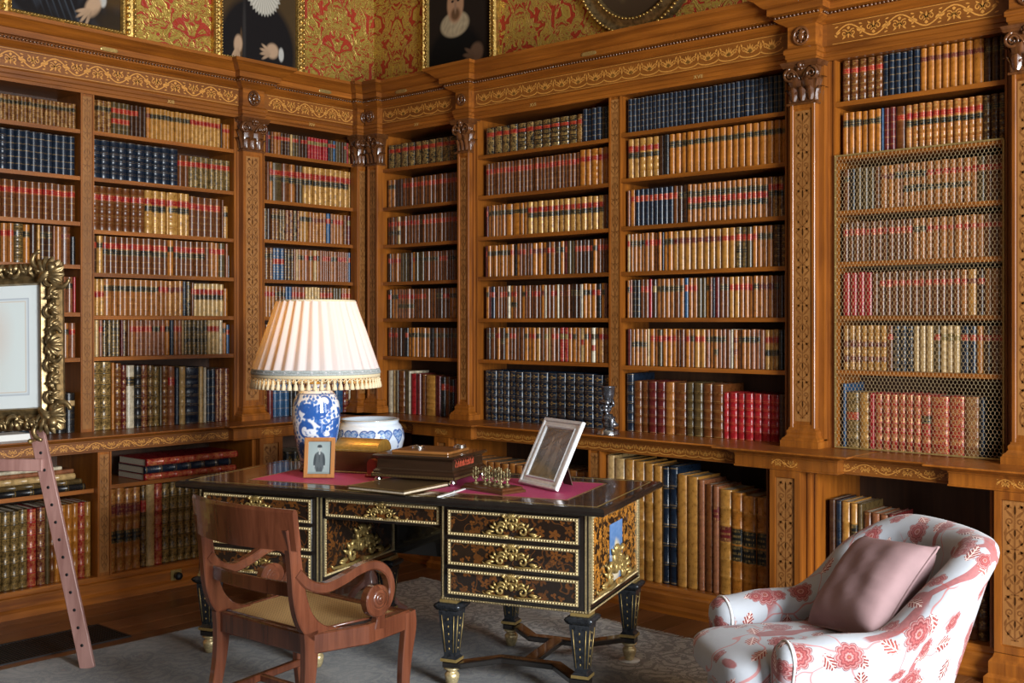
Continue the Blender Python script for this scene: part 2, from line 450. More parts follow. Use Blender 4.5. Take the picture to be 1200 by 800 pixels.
def inlay_candelabra(mb, a, b, z0, z1, p, w=0.0062):
    fn = onface(p); c = (a + b) / 2; W = (b - a) / 2
    n = max(1, round((z1 - z0) / 0.19)); L = (z1 - z0) / n
    mb.ribbon([(c, z0), (c, z1)], w * 0.8, fn)
    for k in range(n):
        z = z0 + L * k
        for sg in (1, -1):
            mb.ribbon([(c + sg * (0.1 + 0.75 * sin(t)) * W, z + L * (0.05 + 0.42 * t / pi)) for t in np.linspace(0, pi, 10)], w, fn)
            mb.ribbon(spiral(c + sg * W * 0.45, z + L * 0.62, W * 0.40, W * 0.06, -pi / 2, -pi / 2 + sg * 8.0, 16), w, fn)
            mb.leaf2(c + sg * W * 0.1, z + L * 0.70, pi / 2 - sg * 0.75, L * 0.26, W * 0.26, fn)
            mb.leaf2(c + sg * W * 0.12, z + L * 0.24, pi / 2 - sg * 0.55, L * 0.18, W * 0.22, fn)
            mb.leaf2(c + sg * W * 0.5, z + L * 0.44, pi / 2 - sg * 0.2, L * 0.15, W * 0.2, fn)
            mb.leaf2(c + sg * W * 0.7, z + L * 0.10, pi / 2 + sg * 0.5, L * 0.18, W * 0.30, fn)
            mb.leaf2(c + sg * W * 0.95, z + L * 0.86, pi / 2 + sg * 0.7, L * 0.20, W * 0.28, fn); mb.leaf2(c + sg * W * 0.25, z + L * 0.92, pi / 2 - sg * 1.1, L * 0.16, W * 0.28, fn)
            mb.leaf2(c + sg * W * 0.92, z + L * 0.30, pi / 2 + sg * 0.25, L * 0.18, W * 0.24, fn)
        mb.leaf2(c, z + L * 0.78, pi / 2, L * 0.2, W * 0.34, fn)
        mb.leaf2(c, z + L * 0.30, pi / 2, L * 0.16, W * 0.3, fn)
        mb.ribbon([(c - W * 0.35, z + L * 0.02), (c + W * 0.35, z + L * 0.02)], w, fn)
def stuffpart(o):
    o['kind'] = 'stuff'; return o

def capital(mb, a, b, p, z0, z1):
    """carved composite capital: bell, abacus, corner volutes, two rows of acanthus, centre flower"""
    H = z1 - z0; W = b - a; c = (a + b) / 2
    ringstack(mb, a, b, -0.02, p, [(0.012, z0), (0.012, z0 + 0.010), (0.002, z0 + 0.016), (0.0, z0 + 0.03), (0.002, z0 + H * 0.6), (0.012, z0 + H * 0.8), (0.016, z1 - 0.028)])
    ringstack(mb, a, b, -0.02, p, [(0.026, z1 - 0.028), (0.034, z1 - 0.018), (0.030, z1 - 0.016), (0.038, z1 - 0.002), (0.038, z1)])
    def leaf(x, y, nx, ny, zb, h, w):
        tx, ty = -ny, nx; P = []
        for i in range(6):
            t = i / 5
            out = 0.006 + 0.010 * t + 0.022 * max(0, t - 0.45) ** 1.5 * 3; zz = zb + h * (t if t < 0.85 else 0.85 - (t - 0.85) * 0.8)
            ww = w * (0.75 + 0.55 * sin(pi * min(t * 1.05, 1))) * (1 if t < 0.8 else 0.62) * (1 if i % 2 else 0.86)
            P.append([(x + nx * (out + q) + tx * k * ww, y + ny * (out + q) + ty * k * ww, zz) for k, q in ((-0.5, -0.006), (-0.2, 0.002), (0, 0.006), (0.2, 0.002), (0.5, -0.006))])
        mb.quadgrid(P, smooth=True)
    yf = -p
    for row, (zb, h, k) in enumerate(((z0 + 0.02, H * 0.40, 3), (z0 + 0.055, H * 0.50, 2))):
        for i in range(k):
            leaf(a + W * (i + 0.5) / k, yf, 0, -1, zb, h, W / k * 0.8)
        for i in range(2 if row == 0 else 1):
            d = p / (2 if row == 0 else 1)
            leaf(b, -d * (i + 0.5), 1, 0, zb, h, d * 0.8); leaf(a, -d * (i + 0.5), -1, 0, zb, h, d * 0.8)
    R = 0.036
    for sx in (a + 0.012, b - 0.012):
        sg = 1 if sx > c else -1
        for fy in (yf - 0.018, yf - 0.004):
            pts = [(sx + sg * (q[0]), fy, q[1]) for q in spiral(0.0, z1 - 0.030 - R, R, 0.006, pi / 2, pi / 2 - 3.6 * pi, 26)]
            mb.tube(pts, [0.0095 - 0.005 * i / 26 for i in range(27)], 5)
        pts = [(sx + sg * R * 0.2 - sg * t * W * 0.42, yf - 0.015, z1 - 0.032 - 0.06 * t * t) for t in np.linspace(0, 1, 6)]
        mb.tube(pts, [0.009 - 0.004 * t for t in np.linspace(0, 1, 6)], 5)
        pts = [(sx + sg * 0.016, yf + 0.015 + 0.0 * q[0] - (q[0] - 0.0) * 0.6, q[1]) for q in spiral(0.0, z1 - 0.030 - R, R, 0.006, pi / 2, pi / 2 - 3.2 * pi, 22)]
        mb.tube(pts, 0.008, 5)
    mb.sphere((c, yf - 0.026, z1 - 0.020), 0.017, 8, 5)
    for i in range(6):
        mb.sphere((c + 0.019 * cos(i * pi / 3), yf - 0.024, z1 - 0.022 + 0.019 * sin(i * pi / 3)), 0.010, 6, 4)
def rosette(mb, c, z, yf, R):
    mb.tube([(c + R * cos(t), yf - 0.006, z + R * 1.1 * sin(t)) for t in np.linspace(0, 2 * pi, 21)[:-1]], 0.008, 6, closed=True)
    mb.sphere((c, yf - 0.004, z), R * 0.62, 10, 6, sc=(0.8, 0.5, 1.05))
    mb.sphere((c + R * 0.15, yf - 0.010, z + R * 0.45), R * 0.45, 8, 5, sc=(1, 0.6, 0.8))
    for t in np.linspace(0, 2 * pi, 9)[:-1]:
        mb.sphere((c + R * 0.72 * cos(t), yf - 0.004, z + R * 0.78 * sin(t)), R * 0.2, 6, 4)

def pilaster(parent, a, b, p=0.055, plow=0.255, candel=True, lower=True, back=None):
    """pilaster over its pier, with the entablature broken forward above it"""
    mb = MB(); z0, z1 = 1.055, 2.725
    e = 0.020
    mb.box(a + e, b - e, -p + 0.008, 0.02, z0, z1)
    for q0, q1 in ((a, a + e), (b - e, b)):
        P = [[(q0, 0.02, z), (q0, -p + 0.003, z), (q0 + 0.003, -p, z), (q1 - 0.003, -p, z), (q1, -p + 0.003, z), (q1, 0.02, z)] for z in (z0, z1)]
        mb.quadgrid(P, closed_v=True, smooth=False, cap0=True, cap1=True)
    mb.box(a + 0.002, b - 0.002, -p + 0.002, 0.0, z0, z0 + 0.02); mb.box(a + 0.002, b - 0.002, -p + 0.002, 0.0, z1 - 0.02, z1)
    if back:                                        # stepped backing strip
        for q0, q1, pp in back: mb.box(q0, q1, -pp, 0.02, 0.956, 2.945)
    ringstack(mb, a, b, -0.02, p, [(0.036, 0.956), (0.036, 0.990), (0.030, 0.994), (0.030, 1.000), (0.018, 1.010), (0.010, 1.022), (0.012, 1.032), (0.012, 1.040), (0.003, 1.050), (0.003, 1.058)])
    o = mb.build('pilaster', M['oak'], parent)
    MB().box(a + e + 0.005, b - e - 0.005, -p + 0.0068, -p + 0.012, z0 + 0.035, z1 - 0.03).build('shaft_panel', M['panel_light'], o)
    mb = MB(); inlay_candelabra(mb, a + e + 0.010, b - e - 0.010, z0 + 0.05, z1 - 0.04, p - 0.0060)
    stuffpart(mb.build('inlay', M['inlay_dark'], o))
    mb = MB(); capital(mb, a, b, p, 2.725, 2.945)
    mb.build('capital', M['carved'], o)
    mb = MB(); d = p - 0.005
    ringstack(mb, a + 0.004, b - 0.004, -0.02, d, [(q, z + 0.0012) for q, z in ARCH + FRZ + CORN])
    mb.build('entablature_block', M['oak_x'], o)
    mb = MB(); rosette(mb, (a + b) / 2, 3.078, -(d + 0.013), min(0.040, (b - a) * 0.28)); mb.build('rosette', M['carved'], o)
    beads = MB(); n = int((b - a + 0.12) / 0.021)
    for i in range(n): beads.sphere((a - 0.06 + (i + 0.5) * (b - a + 0.12) / n, -(d + 0.070), 3.176), 0.0088, 6, 4)
    for sgn, q in ((-1, a - 0.066), (1, b + 0.066)):
        for i in range(2): beads.sphere((q, -(0.07 + 0.02 + 0.021 * i), 3.176), 0.0088, 6, 4)
    stuffpart(beads.build('bead_molding', M['carved'], o))
    if lower:
        a2, b2 = a - 0.012, b + 0.012
        mb = MB()
        ringstack(mb, a2, b2, 0.0, plow, [(0.036, 0), (0.036, 0.034), (0.024, 0.046), (0.02, 0.05), (0.02, 0.10), (0.014, 0.11), (0.006, 0.12), (0.0, 0.14)])
        ringstack(mb, a2, b2, 0.0, plow - 0.012, [(0.0, 0.142), (0.0, 0.857)])
        for q0, q1, w0, w1 in ((a2 - 0.001, a2 + 0.028, 0.143, 0.8565), (b2 - 0.028, b2 + 0.001, 0.143, 0.8565), (a2 + 0.028, b2 - 0.028, 0.143, 0.175), (a2 + 0.028, b2 - 0.028, 0.82, 0.8565)):
            mb.box(q0, q1, -plow, -plow + 0.014, w0, w1)
        ringstack(mb, a2, b2, 0.0, plow - 0.20, [(q, z + 0.0008) for q, z in CFRZ])
        ringstack(mb, a2, b2, 0.0, plow - 0.20, [(q, z + 0.0016) for q, z in CNT])
        pr = mb.build('pier', M['oak'], parent)
        MB().box(a2 + 0.031, b2 - 0.031, -plow + 0.0105, -plow + 0.014, 0.18, 0.815).build('pier_panel', M['panel_light'], pr)
        mb = MB(); inlay_candelabra(mb, a2 + 0.036, b2 - 0.036, 0.20, 0.80, plow - 0.0100)
        stuffpart(mb.build('inlay', M['inlay_dark'], pr))
        mb = MB(); inlay_vine(mb, a2 + 0.012, b2 - 0.012, 0.872, 0.912, plow + 0.0030, 0.12, 0.004); stuffpart(mb.build('inlay', M['inlay'], pr))
    return o

def numeral(parent, txt, s, z=2.978, p=0.0225, size=0.034):
    cu = bpy.data.curves.new('numeral', 'FONT'); cu.body = txt; cu.size = size; cu.align_x = 'CENTER'; cu.extrude = 0.0004
    t = bpy.data.objects.new('tmp', cu); COL.objects.link(t)
    dg = bpy.context.evaluated_depsgraph_get()
    me = bpy.data.meshes.new_from_object(t.evaluated_get(dg))
    bpy.data.objects.remove(t); bpy.data.curves.remove(cu)
    me.name = 'numeral'; me.materials.clear(); me.materials.append(M['gilt_letter'])
    o = bpy.data.objects.new('numeral', me); COL.objects.link(o); o.parent = parent
    o.location = (s, -p, z - size * 0.35); o.rotation_euler = (pi / 2, 0, 0)
    return o
M['gilt_letter'] = plain('gilt numeral', (0.60, 0.38, 0.12), 0.4, 0.3)
def plaque(parent, s, w=0.11):
    mb = MB(); P = []
    for q, k in ((0.0, 1.0), (0.004, 1.0), (0.006, 0.9)):
        P.append([(s + k * (w / 2) * np.sign(cos(t)) * abs(cos(t)) ** 0.5, -0.0905 - q, 3.207 + k * 0.0125 * np.sign(sin(t)) * abs(sin(t)) ** 0.6) for t in np.linspace(0, 2 * pi, 17)[:-1]])
    mb.quadgrid(P, closed_v=True, smooth=False, cap1=True)
    mb.build('name_plate', M['brass'], parent)

def bookcase(label, rotz, s0, s1, bays, uprights, inl, num=None, plaq=None, lower=None, lowshelf=None, cin='vine', numeral_s=None, lowup=None):
    root = thing('bookcase', label, 'bookcase', (0, 0, 0), rotz, 'fitted oak library bookcases')
    MB().box(s0, s1, -BACK, -BACK + 0.015, 0.14, 2.945).build('back_panel', M['oak_back'], root)
    for a, b in uprights:
        mb = MB(); mb.box(a, b, 0.0, -BACK, 0.956, 2.945)
        for q in (a, b - 0.010):
            mb.box(q, q + 0.010, -0.006, 0.0, 0.956, 2.945)
        o = mb.build('upright', M['oak'], root)
        if 0.06 < b - a < 0.12:
            MB().box(a + 0.014, b - 0.014, -0.0012, 0.001, 0.975, 2.93).build('face_panel', M['panel_light'], o)
            mb = MB(); inlay_candelabra(mb, a + 0.020, b - 0.020, 1.0, 2.92, 0.0018, 0.0035)
            stuffpart(mb.build('inlay', M['inlay_dark'], o))
    for a, b in (lowup or uprights):
        mb = MB(); mb.box(a, b, -0.198, -BACK, 0.14, 0.856)
        for q in (a, b - 0.010): mb.box(q, q + 0.010, -0.205, -0.198, 0.14, 0.856)
        o = mb.build('lower_upright', M['oak'], root)
        if 0.06 < b - a < 0.12:
            MB().box(a + 0.014, b - 0.014, -0.1994, -0.197, 0.16, 0.84).build('face_panel', M['panel_light'], o)
            mb = MB(); inlay_candelabra(mb, a + 0.020, b - 0.020, 0.17, 0.83, 0.2000, 0.0035)
            stuffpart(mb.build('inlay', M['inlay_dark'], o))
    for a, b, zs in bays:
        for z in zs:
            mb = MB(); mb.box(a + 0.001, b - 0.001, -0.002, -BACK, z - 0.024, z - 0.0005)
            mb.build('shelf', M['oak_x'], root)
    for a, b, z in (lowshelf or []):
        MB().box(a + 0.001, b - 0.001, -0.16, -BACK, z - 0.024, z - 0.0005).build('shelf', M['oak_x'], root)
    MB().extr(closeprof(ARCH), s0, s1).build('architrave', M['oak_x'], root)
    fr = MB().extr(closeprof(FRZ), s0, s1).build('frieze', M['inlay_ground'], root)
    mb = MB()
    for a, b, kind in inl:
        (inlay_vine if kind == 'vine' else inlay_palmette)(mb, a + 0.02, b - 0.02, 3.034, 3.122, 0.0128)
        for z in (3.027, 3.129): mb.ribbon([(a, z), (b, z)], 0.003, onface(0.0126))
    stuffpart(mb.build('inlay', M['inlay'], fr))
    co = MB().extr(closeprof(CORN), s0, s1).build('cornice', M['oak_x'], root)
    mb = MB(); n = int((s1 - s0) / 0.021)
    for i in range(n): mb.sphere((s0 + (i + 0.5) * (s1 - s0) / n, -0.071, 3.176), 0.0088, 6, 4)
    stuffpart(mb.build('bead_molding', M['carved'], co))
    cf = MB().extr(closeprof(CFRZ), s0, s1).build('counter_frieze', M['inlay_ground'], root)
    mb = MB()
    for a, b, kind in inl:
        (inlay_vine if cin == 'vine' else inlay_palmette)(mb, a, b, 0.868, 0.915, 0.2028, 0.2 if cin == 'vine' else 0.085, 0.0045)
    stuffpart(mb.build('inlay', M['inlay'], cf))
    MB().extr(closeprof(CNT), s0, s1).build('counter', M['oak_x'], root)
    MB().extr(closeprof(PLN), s0, s1).build('plinth', M['oak_x'], root)
    if num: numeral(root, num[0], num[1])
    for q in (plaq or []): plaque(root, q)
    return root
LZ = dict(L1=[1.395, 1.660, 1.939, 2.191, 2.458, 2.732], L2=[1.397, 1.643, 1.896, 2.151, 2.461, 2.736], L3=[1.385, 1.640, 1.892, 2.162, 2.428, 2.745],
          R0=[1.361, 1.631, 1.891, 2.157, 2.424, 2.700], R1=[1.358, 1.628, 1.902, 2.166, 2.437, 2.705], R2=[1.347, 1.628, 1.901, 2.169, 2.452, 2.722],
          R3=[1.360, 1.635, 1.910, 2.172, 2.452, 2.729])
L90 = pi / 2
bcA = bookcase('wide oak bookcase behind the gilt-framed drawing, numbered XIII, two bays of books', L90, -3.30, -1.095,
               [(-3.10, -2.182, LZ['L1']), (-2.098, -1.125, LZ['L2'])], [(-3.30, -3.10), (-2.182, -2.098), (-1.125, -1.095)],
               [(-3.2, -1.09, 'vine')], ('XIII', -1.60), [-2.05], lowshelf=[(-3.10, -2.182, 0.645), (-2.098, -1.125, 0.655)])
bcB = bookcase('narrow oak bookcase behind the pleated lamp, numbered XIV', L90, -1.095, 0.0,
               [(-0.885, -0.095, LZ['L3'])], [(-1.095, -0.885), (-0.095, 0.0)], [(-0.87, -0.11, 'vine')], ('XIV', -0.50), [-0.44])
pilaster(bcB, -1.088, -0.936)
pilaster(bcB, -0.115, -0.005, lower=False)
bcC = bookcase('narrow oak bookcase in the dim room corner, numbered XV', 0.0, 0.0, 1.115,
               [(0.195, 0.975, LZ['R0'])], [(0.0, 0.195), (0.975, 1.115)], [(0.2, 0.93, 'palm')], ('XV', 0.57), [0.49])
pilaster(bcC, 0.085, 0.200, lower=False)
pilaster(bcC, 1.000, 1.107, back=[(1.107, 1.122, 0.02)])
bcD = bookcase('wide oak bookcase behind the desk, numbered XVI and XVII, two bays of books', 0.0, 1.115, 3.63,
               [(1.140, 2.225, LZ['R1']), (2.312, 3.388, LZ['R2'])], [(1.115, 1.140), (2.225, 2.312), (3.388, 3.63)],
               [(1.12, 3.40, 'palm')], ('XVI', 1.64), [2.14], cin='palm')
numeral(bcD, 'XVII', 2.86)
pilaster(bcD, 3.457, 3.598, p=0.085, plow=0.27, back=[(3.44, 3.628, 0.04)])
bcE = bookcase('oak bookcase with brass wire mesh front beside the armchair', 0.0, 3.63, 5.05,
               [(3.672, 4.512, LZ['R3'])], [(3.63, 3.672), (4.512, 5.05)], [(3.66, 4.5, 'vine')])
pilaster(bcE, 4.566, 4.71, p=0.085, plow=0.27, back=[(4.545, 4.75, 0.04)])
# wire mesh front
GX0, GX1, GZ0, GZ1 = 3.676, 4.508, 0.966, 2.452
mb = MB()
for pts in (((GX0, GZ0), (GX1, GZ0)), ((GX0, GZ1), (GX1, GZ1)), ((GX0, GZ0), (GX0, GZ1)), ((GX1, GZ0), (GX1, GZ1))):
    (x0, z0), (x1, z1) = pts
    mb.box(min(x0, x1) - 0.004, max(x0, x1) + 0.004, -0.016, -0.008, min(z0, z1) - 0.004, max(z0, z1) + 0.004)
for q in np.linspace(0, 1, 22):
    for x in (GX0, GX1): mb.sphere((x, -0.017, GZ0 + (GZ1 - GZ0) * q), 0.0042, 6, 4)
wf = mb.build('wire_frame', M['brass'], bcE)
mb = MB(); px, pz = 0.0193, 0.0172
nx = int((GX1 - GX0) / px); nz = int((GZ1 - GZ0) / pz)
px = (GX1 - GX0) / nx; pz = (GZ1 - GZ0) / nz
def wire(a, b, r=0.00115):
    (x0, z0), (x1, z1) = a, b
    dx, dz = x1 - x0, z1 - z0; l = math.hypot(dx, dz); nx_, nz_ = -dz / l * r, dx / l * r
    k = len(mb.v); y = -0.012
    mb.v.extend(((x0 + nx_, y, z0 + nz_), (x0 - nx_ * 0.5, y - r * 0.87, z0 - nz_ * 0.5), (x0 - nx_ * 0.5, y + r * 0.87, z0 - nz_ * 0.5),
                 (x1 + nx_, y, z1 + nz_), (x1 - nx_ * 0.5, y - r * 0.87, z1 - nz_ * 0.5), (x1 - nx_ * 0.5, y + r * 0.87, z1 - nz_ * 0.5)))
    for q in ((0, 1, 4, 3), (1, 2, 5, 4), (2, 0, 3, 5)): mb.face([k + i for i in q], 0, True)
for j in range(nz):
    zb = GZ0 + j * pz; off = 0.5 * (j % 2)
    for i in range(nx + 1):
        x = GX0 + (i + off) * px
        if x > GX1 + 1e-6: continue
        wire((x, zb), (x, zb + pz * 0.55))
        for sg in (-1, 1):
            x2 = x + sg * px / 2
            if GX0 - 1e-6 <= x2 <= GX1 + 1e-6: wire((x, zb + pz * 0.55), (x2, zb + pz))
M['wire'] = plain('bronze mesh wire', (0.50, 0.37, 0.20), 0.4, 0.5)
stuffpart(mb.build('wire_mesh', M['wire'], bcE))
# ---------------------------------------------------------------- books
def book_material():
    m, nt = new_mat('tooled leather binding')
    colr = N(nt, 'Attribute', attribute_name='Col')
    pa = nt.nodes.new('ShaderNodeAttribute'); pa.attribute_name = 'Par'
    sp = nt.nodes.new('ShaderNodeSeparateColor'); nt.links.new(pa.outputs[0], sp.inputs[0])
    line_a, orn_a, dense_a, lab_a = sp.outputs[0], sp.outputs[1], sp.outputs[2], pa.outputs[3]
    uv = N(nt, 'TexCoord', out=2)
    s = nt.nodes.new('ShaderNodeSeparateXYZ'); nt.links.new(uv, s.inputs[0])
    u, v = s.outputs[0], s.outputs[1]
    du = Mth(nt, 'SUBTRACT', u, 0.5); dv = Mth(nt, 'SUBTRACT', v, 0.5)
    av = Mth(nt, 'ABSOLUTE', dv)
    line = Mth(nt, 'MULTIPLY', Step(nt, av, 0.415, 0.45), line_a)
    r = Mth(nt, 'SQRT', Mth(nt, 'ADD', Mth(nt, 'MULTIPLY', du, du), Mth(nt, 'MULTIPLY', Mth(nt, 'MULTIPLY', dv, dv), 1.3)))
    th = Mth(nt, 'ARCTAN2', dv, du)
    pet = Mth(nt, 'MULTIPLY_ADD', Mth(nt, 'COSINE', Mth(nt, 'MULTIPLY', th, 4.0)), 0.10, 0.20)
    orn = Mth(nt, 'MULTIPLY', Mth(nt, 'MULTIPLY', Step(nt, Mth(nt, 'SUBTRACT', r, pet), 0.03, -0.03), Step(nt, r, 0.03, 0.07)), orn_a)
    obj = N(nt, 'TexCoord', out=3)
    dvn = N(nt, 'TexVoronoi', {0: N(nt, 'Mapping', {0: obj, 3: (75, 30, 75)}), 2: 1.0}, feature='DISTANCE_TO_EDGE')
    nz = N(nt, 'TexNoise', {0: obj, 2: 120.0, 3: 2.0})
    dense = Mth(nt, 'MULTIPLY', Step(nt, Mth(nt, 'ADD', dvn, Mth(nt, 'MULTIPLY', nz, 0.25)), 0.30, 0.20), dense_a)
    dense = Mth(nt, 'MULTIPLY', dense, Step(nt, Mth(nt, 'ABSOLUTE', du), 0.46, 0.40))
    txt = Mth(nt, 'FRACT', Mth(nt, 'MULTIPLY', v, 3.0))
    txt = Mth(nt, 'MULTIPLY', Step(nt, Mth(nt, 'ABSOLUTE', Mth(nt, 'SUBTRACT', txt, 0.5)), 0.26, 0.18),
              Step(nt, N(nt, 'TexNoise', {0: N(nt, 'CombineXYZ', [Mth(nt, 'MULTIPLY', u, 22.0), Mth(nt, 'FLOOR', Mth(nt, 'MULTIPLY', v, 3.0)), N(nt, 'ObjectInfo', out=5)]), 2: 1.0, 3: 0.0}), 0.47, 0.53))
    txt = Mth(nt, 'MULTIPLY', Mth(nt, 'MULTIPLY', txt, Step(nt, Mth(nt, 'ABSOLUTE', du), 0.38, 0.32)), lab_a)
    g = Mth(nt, 'MAXIMUM', Mth(nt, 'MAXIMUM', line, orn), Mth(nt, 'MAXIMUM', dense, txt), clamp=True)
    wear = N(nt, 'TexNoise', {0: obj, 2: 38.0, 3: 4.0, 4: 0.65})
    g = Mth(nt, 'MULTIPLY', g, Mth(nt, 'MULTIPLY', Step(nt, wear, 0.32, 0.6), 0.62))
    base = Mix(nt, 1.0, colr, Ramp(nt, wear, [(0.25, 0.45), (0.5, 0.85), (0.75, 1.2)]), 'MULTIPLY')
    c = Mix(nt, g, base, (0.50, 0.30, 0.085))
    finish(nt, c, Mth(nt, 'MULTIPLY_ADD', wear, 0.18, 0.20), Mth(nt, 'MULTIPLY', g, 0.4), wear, 0.12, 0.002, 0.0, 0.40)
    return m
M['book'] = book_material()
BC = dict(t=(0.29, 0.100, 0.020), n=(0.120, 0.035, 0.008), d=(0.042, 0.014, 0.005), o=(0.36, 0.122, 0.015), k=(0.011, 0.010, 0.010), b=(0.007, 0.014, 0.027),
          B=(0.020, 0.066, 0.140), r=(0.29, 0.010, 0.013), m=(0.100, 0.011, 0.010), g=(0.075, 0.045, 0.015), c=(0.42, 0.265, 0.105), y=(0.36, 0.160, 0.030),
          p=(0.215, 0.074, 0.030), w=(0.50, 0.42, 0.29), l=(0.05, 0.05, 0.03))
BN = dict(t='tan calf', n='brown calf', d='dark brown', o='amber calf', k='black leather', b='navy leather', B='blue cloth', r='red leather', m='maroon leather',
          g='olive brown', c='cream vellum', y='yellow calf', p='pinkish tan', w='white vellum', l='green leather')
LC = dict(r=(0.29, 0.007, 0.008), k=(0.012, 0.012, 0.010), m=(0.115, 0.012, 0.012), g=(0.16, 0.11, 0.03), c=(0.42, 0.27, 0.12))
LN = dict(r='red', k='black', m='maroon', g='gilt', c='tan')
def parse(txt):
    out = []
    for tok in txt.split():
        i = 0
        while tok[i].isdigit(): i += 1
        n = int(tok[:i] or 1); col = tok[i]; i += 1
        e = dict(col=col, lab='', st=0, w=1.0, h=1.0, lean=0.0)
        while i < len(tok):
            k = tok[i]; i += 1; j = i
            while j < len(tok) and tok[j] not in '/#*^': j += 1
            val = tok[i:j]; i = j
            if k == '/': e['lab'] = val
            elif k == '#': e['st'] = int(val)
            elif k == '*': e['w'] = float(val)
            elif k == '^': e['h'] = float(val)
        out += [dict(e) for _ in range(n)]
    return out
STY = {0: (0.12, 0.0, 0.0), 1: (0.5, 0.0, 0.0), 2: (0.5, 0.9, 0.0), 3: (0.6, 0.35, 0.7), 4: (0.9, 0.55, 1.0)}
def spine(w, bulge, n):
    return [(w / 2 - w / 2 * cos(pi * i / n), bulge * (1 - sin(pi * i / n))) for i in range(n + 1)]
def book_geo(mb, w, h, d, col, lab, st, fine, off=Vector((0, 0, 0)), M4=None):
    """cover of one book, spine towards -y at y = 0, standing on z = 0"""
    n = 8 if fine else 5
    bulge = min(0.42 * w, 0.016); S = spine(w, bulge, n); st0 = len(mb.v)
    K = 6; lim = [0.012 * h] + [h * (0.012 + 0.976 * k / K) for k in range(1, K)] + [h * 0.988]
    rows = [(0.0, 0.0, None)]
    base = BC[col]
    par = STY[st] + (0.0,)
    raised = fine and st != 0 and w > 0.012
    zs = [0.0]; offy = [0.0]; seg = []
    for k in range(K):
        zs.append(lim[k] + (0.0035 if raised and k else 0)); offy.append(0.0); seg.append(None)
        zs.append(lim[k + 1] - (0.0035 if raised and k < K - 1 else 0)); offy.append(0.0); seg.append(k)
        if raised and k < K - 1:
            zs.append(lim[k + 1]); offy.append(-0.0028); seg.append('b')
            zs[-1] = lim[k + 1]
    zs.append(h); offy.append(0.0); seg.append(None)
    if not raised:                                   # drop zero-height rows
        z2, s2 = [zs[0]], []
        for z, s_ in zip(zs[1:], seg):
            if z - z2[-1] > 1e-6: z2.append(z); s2.append(s_)
        zs, seg = z2, s2; offy = [0.0] * len(zs)
    b0 = len(mb.v); nn = n + 1
    for z, oy in zip(zs, offy):
        mb.v.extend((x, y + oy * (1 if 0 < i < n else 0), z) for i, (x, y) in enumerate(S))
    q0 = 0
    for r in range(len(zs) - 1):
        k = seg[r]; c = base; p_ = (0, 0, 0, 0); uvv = (0.0, 1.0)
        if isinstance(k, int):
            p_ = par; top = K - 1 - k                # compartment counted from the head
            if not fine and 1 <= top <= len(lab) and lab[top - 1] != '.':
                c = LC[lab[top - 1]]; p_ = (0.5, 0, 0, 1.0)
        elif st >= 1 and k == 'b': p_ = (0, 0, 0, 0); c = tuple(min(1, q * 1.25) for q in base)
        for i in range(n):
            a = b0 + r * nn + i
            u0, u1 = i / n, (i + 1) / n
            mb.face((a, a + 1, a + nn + 1, a + nn), 0, True, c, ((u0, 0), (u1, 0), (u1, 1), (u0, 1)), p_)
    ys = S[0][1]; z = h; t = 0.003
    k0 = len(mb.v)
    mb.v.extend([(0, d, 0), (0, d, h), (w, d, 0), (w, d, h)])
    last = b0 + (len(zs) - 1) * nn
    z0p = (0, 0, 0, 0)
    mb.face((k0, b0, last, k0 + 1), 0, False, base, None, z0p)
    mb.face((b0 + n, k0 + 2, k0 + 3, last + n), 0, False, base, None, z0p)
    if fine:
        # boards with thickness, open at the fore edge; head and tail caps only over the spine
        t = min(0.003, w * 0.2); k1 = len(mb.v); yb = bulge + 0.004
        mb.v.extend([(t, yb, 0), (t, d, 0), (t, d, h), (t, yb, h), (w - t, yb, 0), (w - t, d, 0), (w - t, d, h), (w - t, yb, h)])
        mb.face((k1, k1 + 1, k1 + 2, k1 + 3), 0, False, base, None, z0p)
        mb.face((k1 + 5, k1 + 4, k1 + 7, k1 + 6), 0, False, base, None, z0p)
        mb.face((k0 + 1, k1 + 2, k1 + 1, k0), 0, False, base, None, z0p)
        mb.face((k0 + 2, k1 + 5, k1 + 6, k0 + 3), 0, False, base, None, z0p)
        mb.face([last + i for i in range(nn)] + [k0 + 3, k1 + 6, k1 + 7, k1 + 3, k1 + 2, k0 + 1], 0, False, base, None, z0p)
        mb.face(([b0 + i for i in range(nn)] + [k0 + 2, k1 + 5, k1 + 4, k1, k1 + 1, k0])[::-1], 0, False, base, None, z0p)
        mb.face((k1 + 4, k1, k1 + 3, k1 + 7), 0, False, base, None, z0p)
    else:
        mb.face((k0 + 2, k0, k0 + 1, k0 + 3), 0, False, BC['c'], None, z0p)
        k1 = len(mb.v); zt = h - 0.003
        mb.face([last + i for i in range(nn)] + [k0 + 3, k0 + 1], 0, False, (0.34, 0.27, 0.18) if w > 0.012 else base, None, z0p)
        mb.face([b0 + i for i in range(nn)][::-1] + [k0, k0 + 2], 0, False, base, None, z0p)
    if M4 is not None: mb.xf(M4, st0)
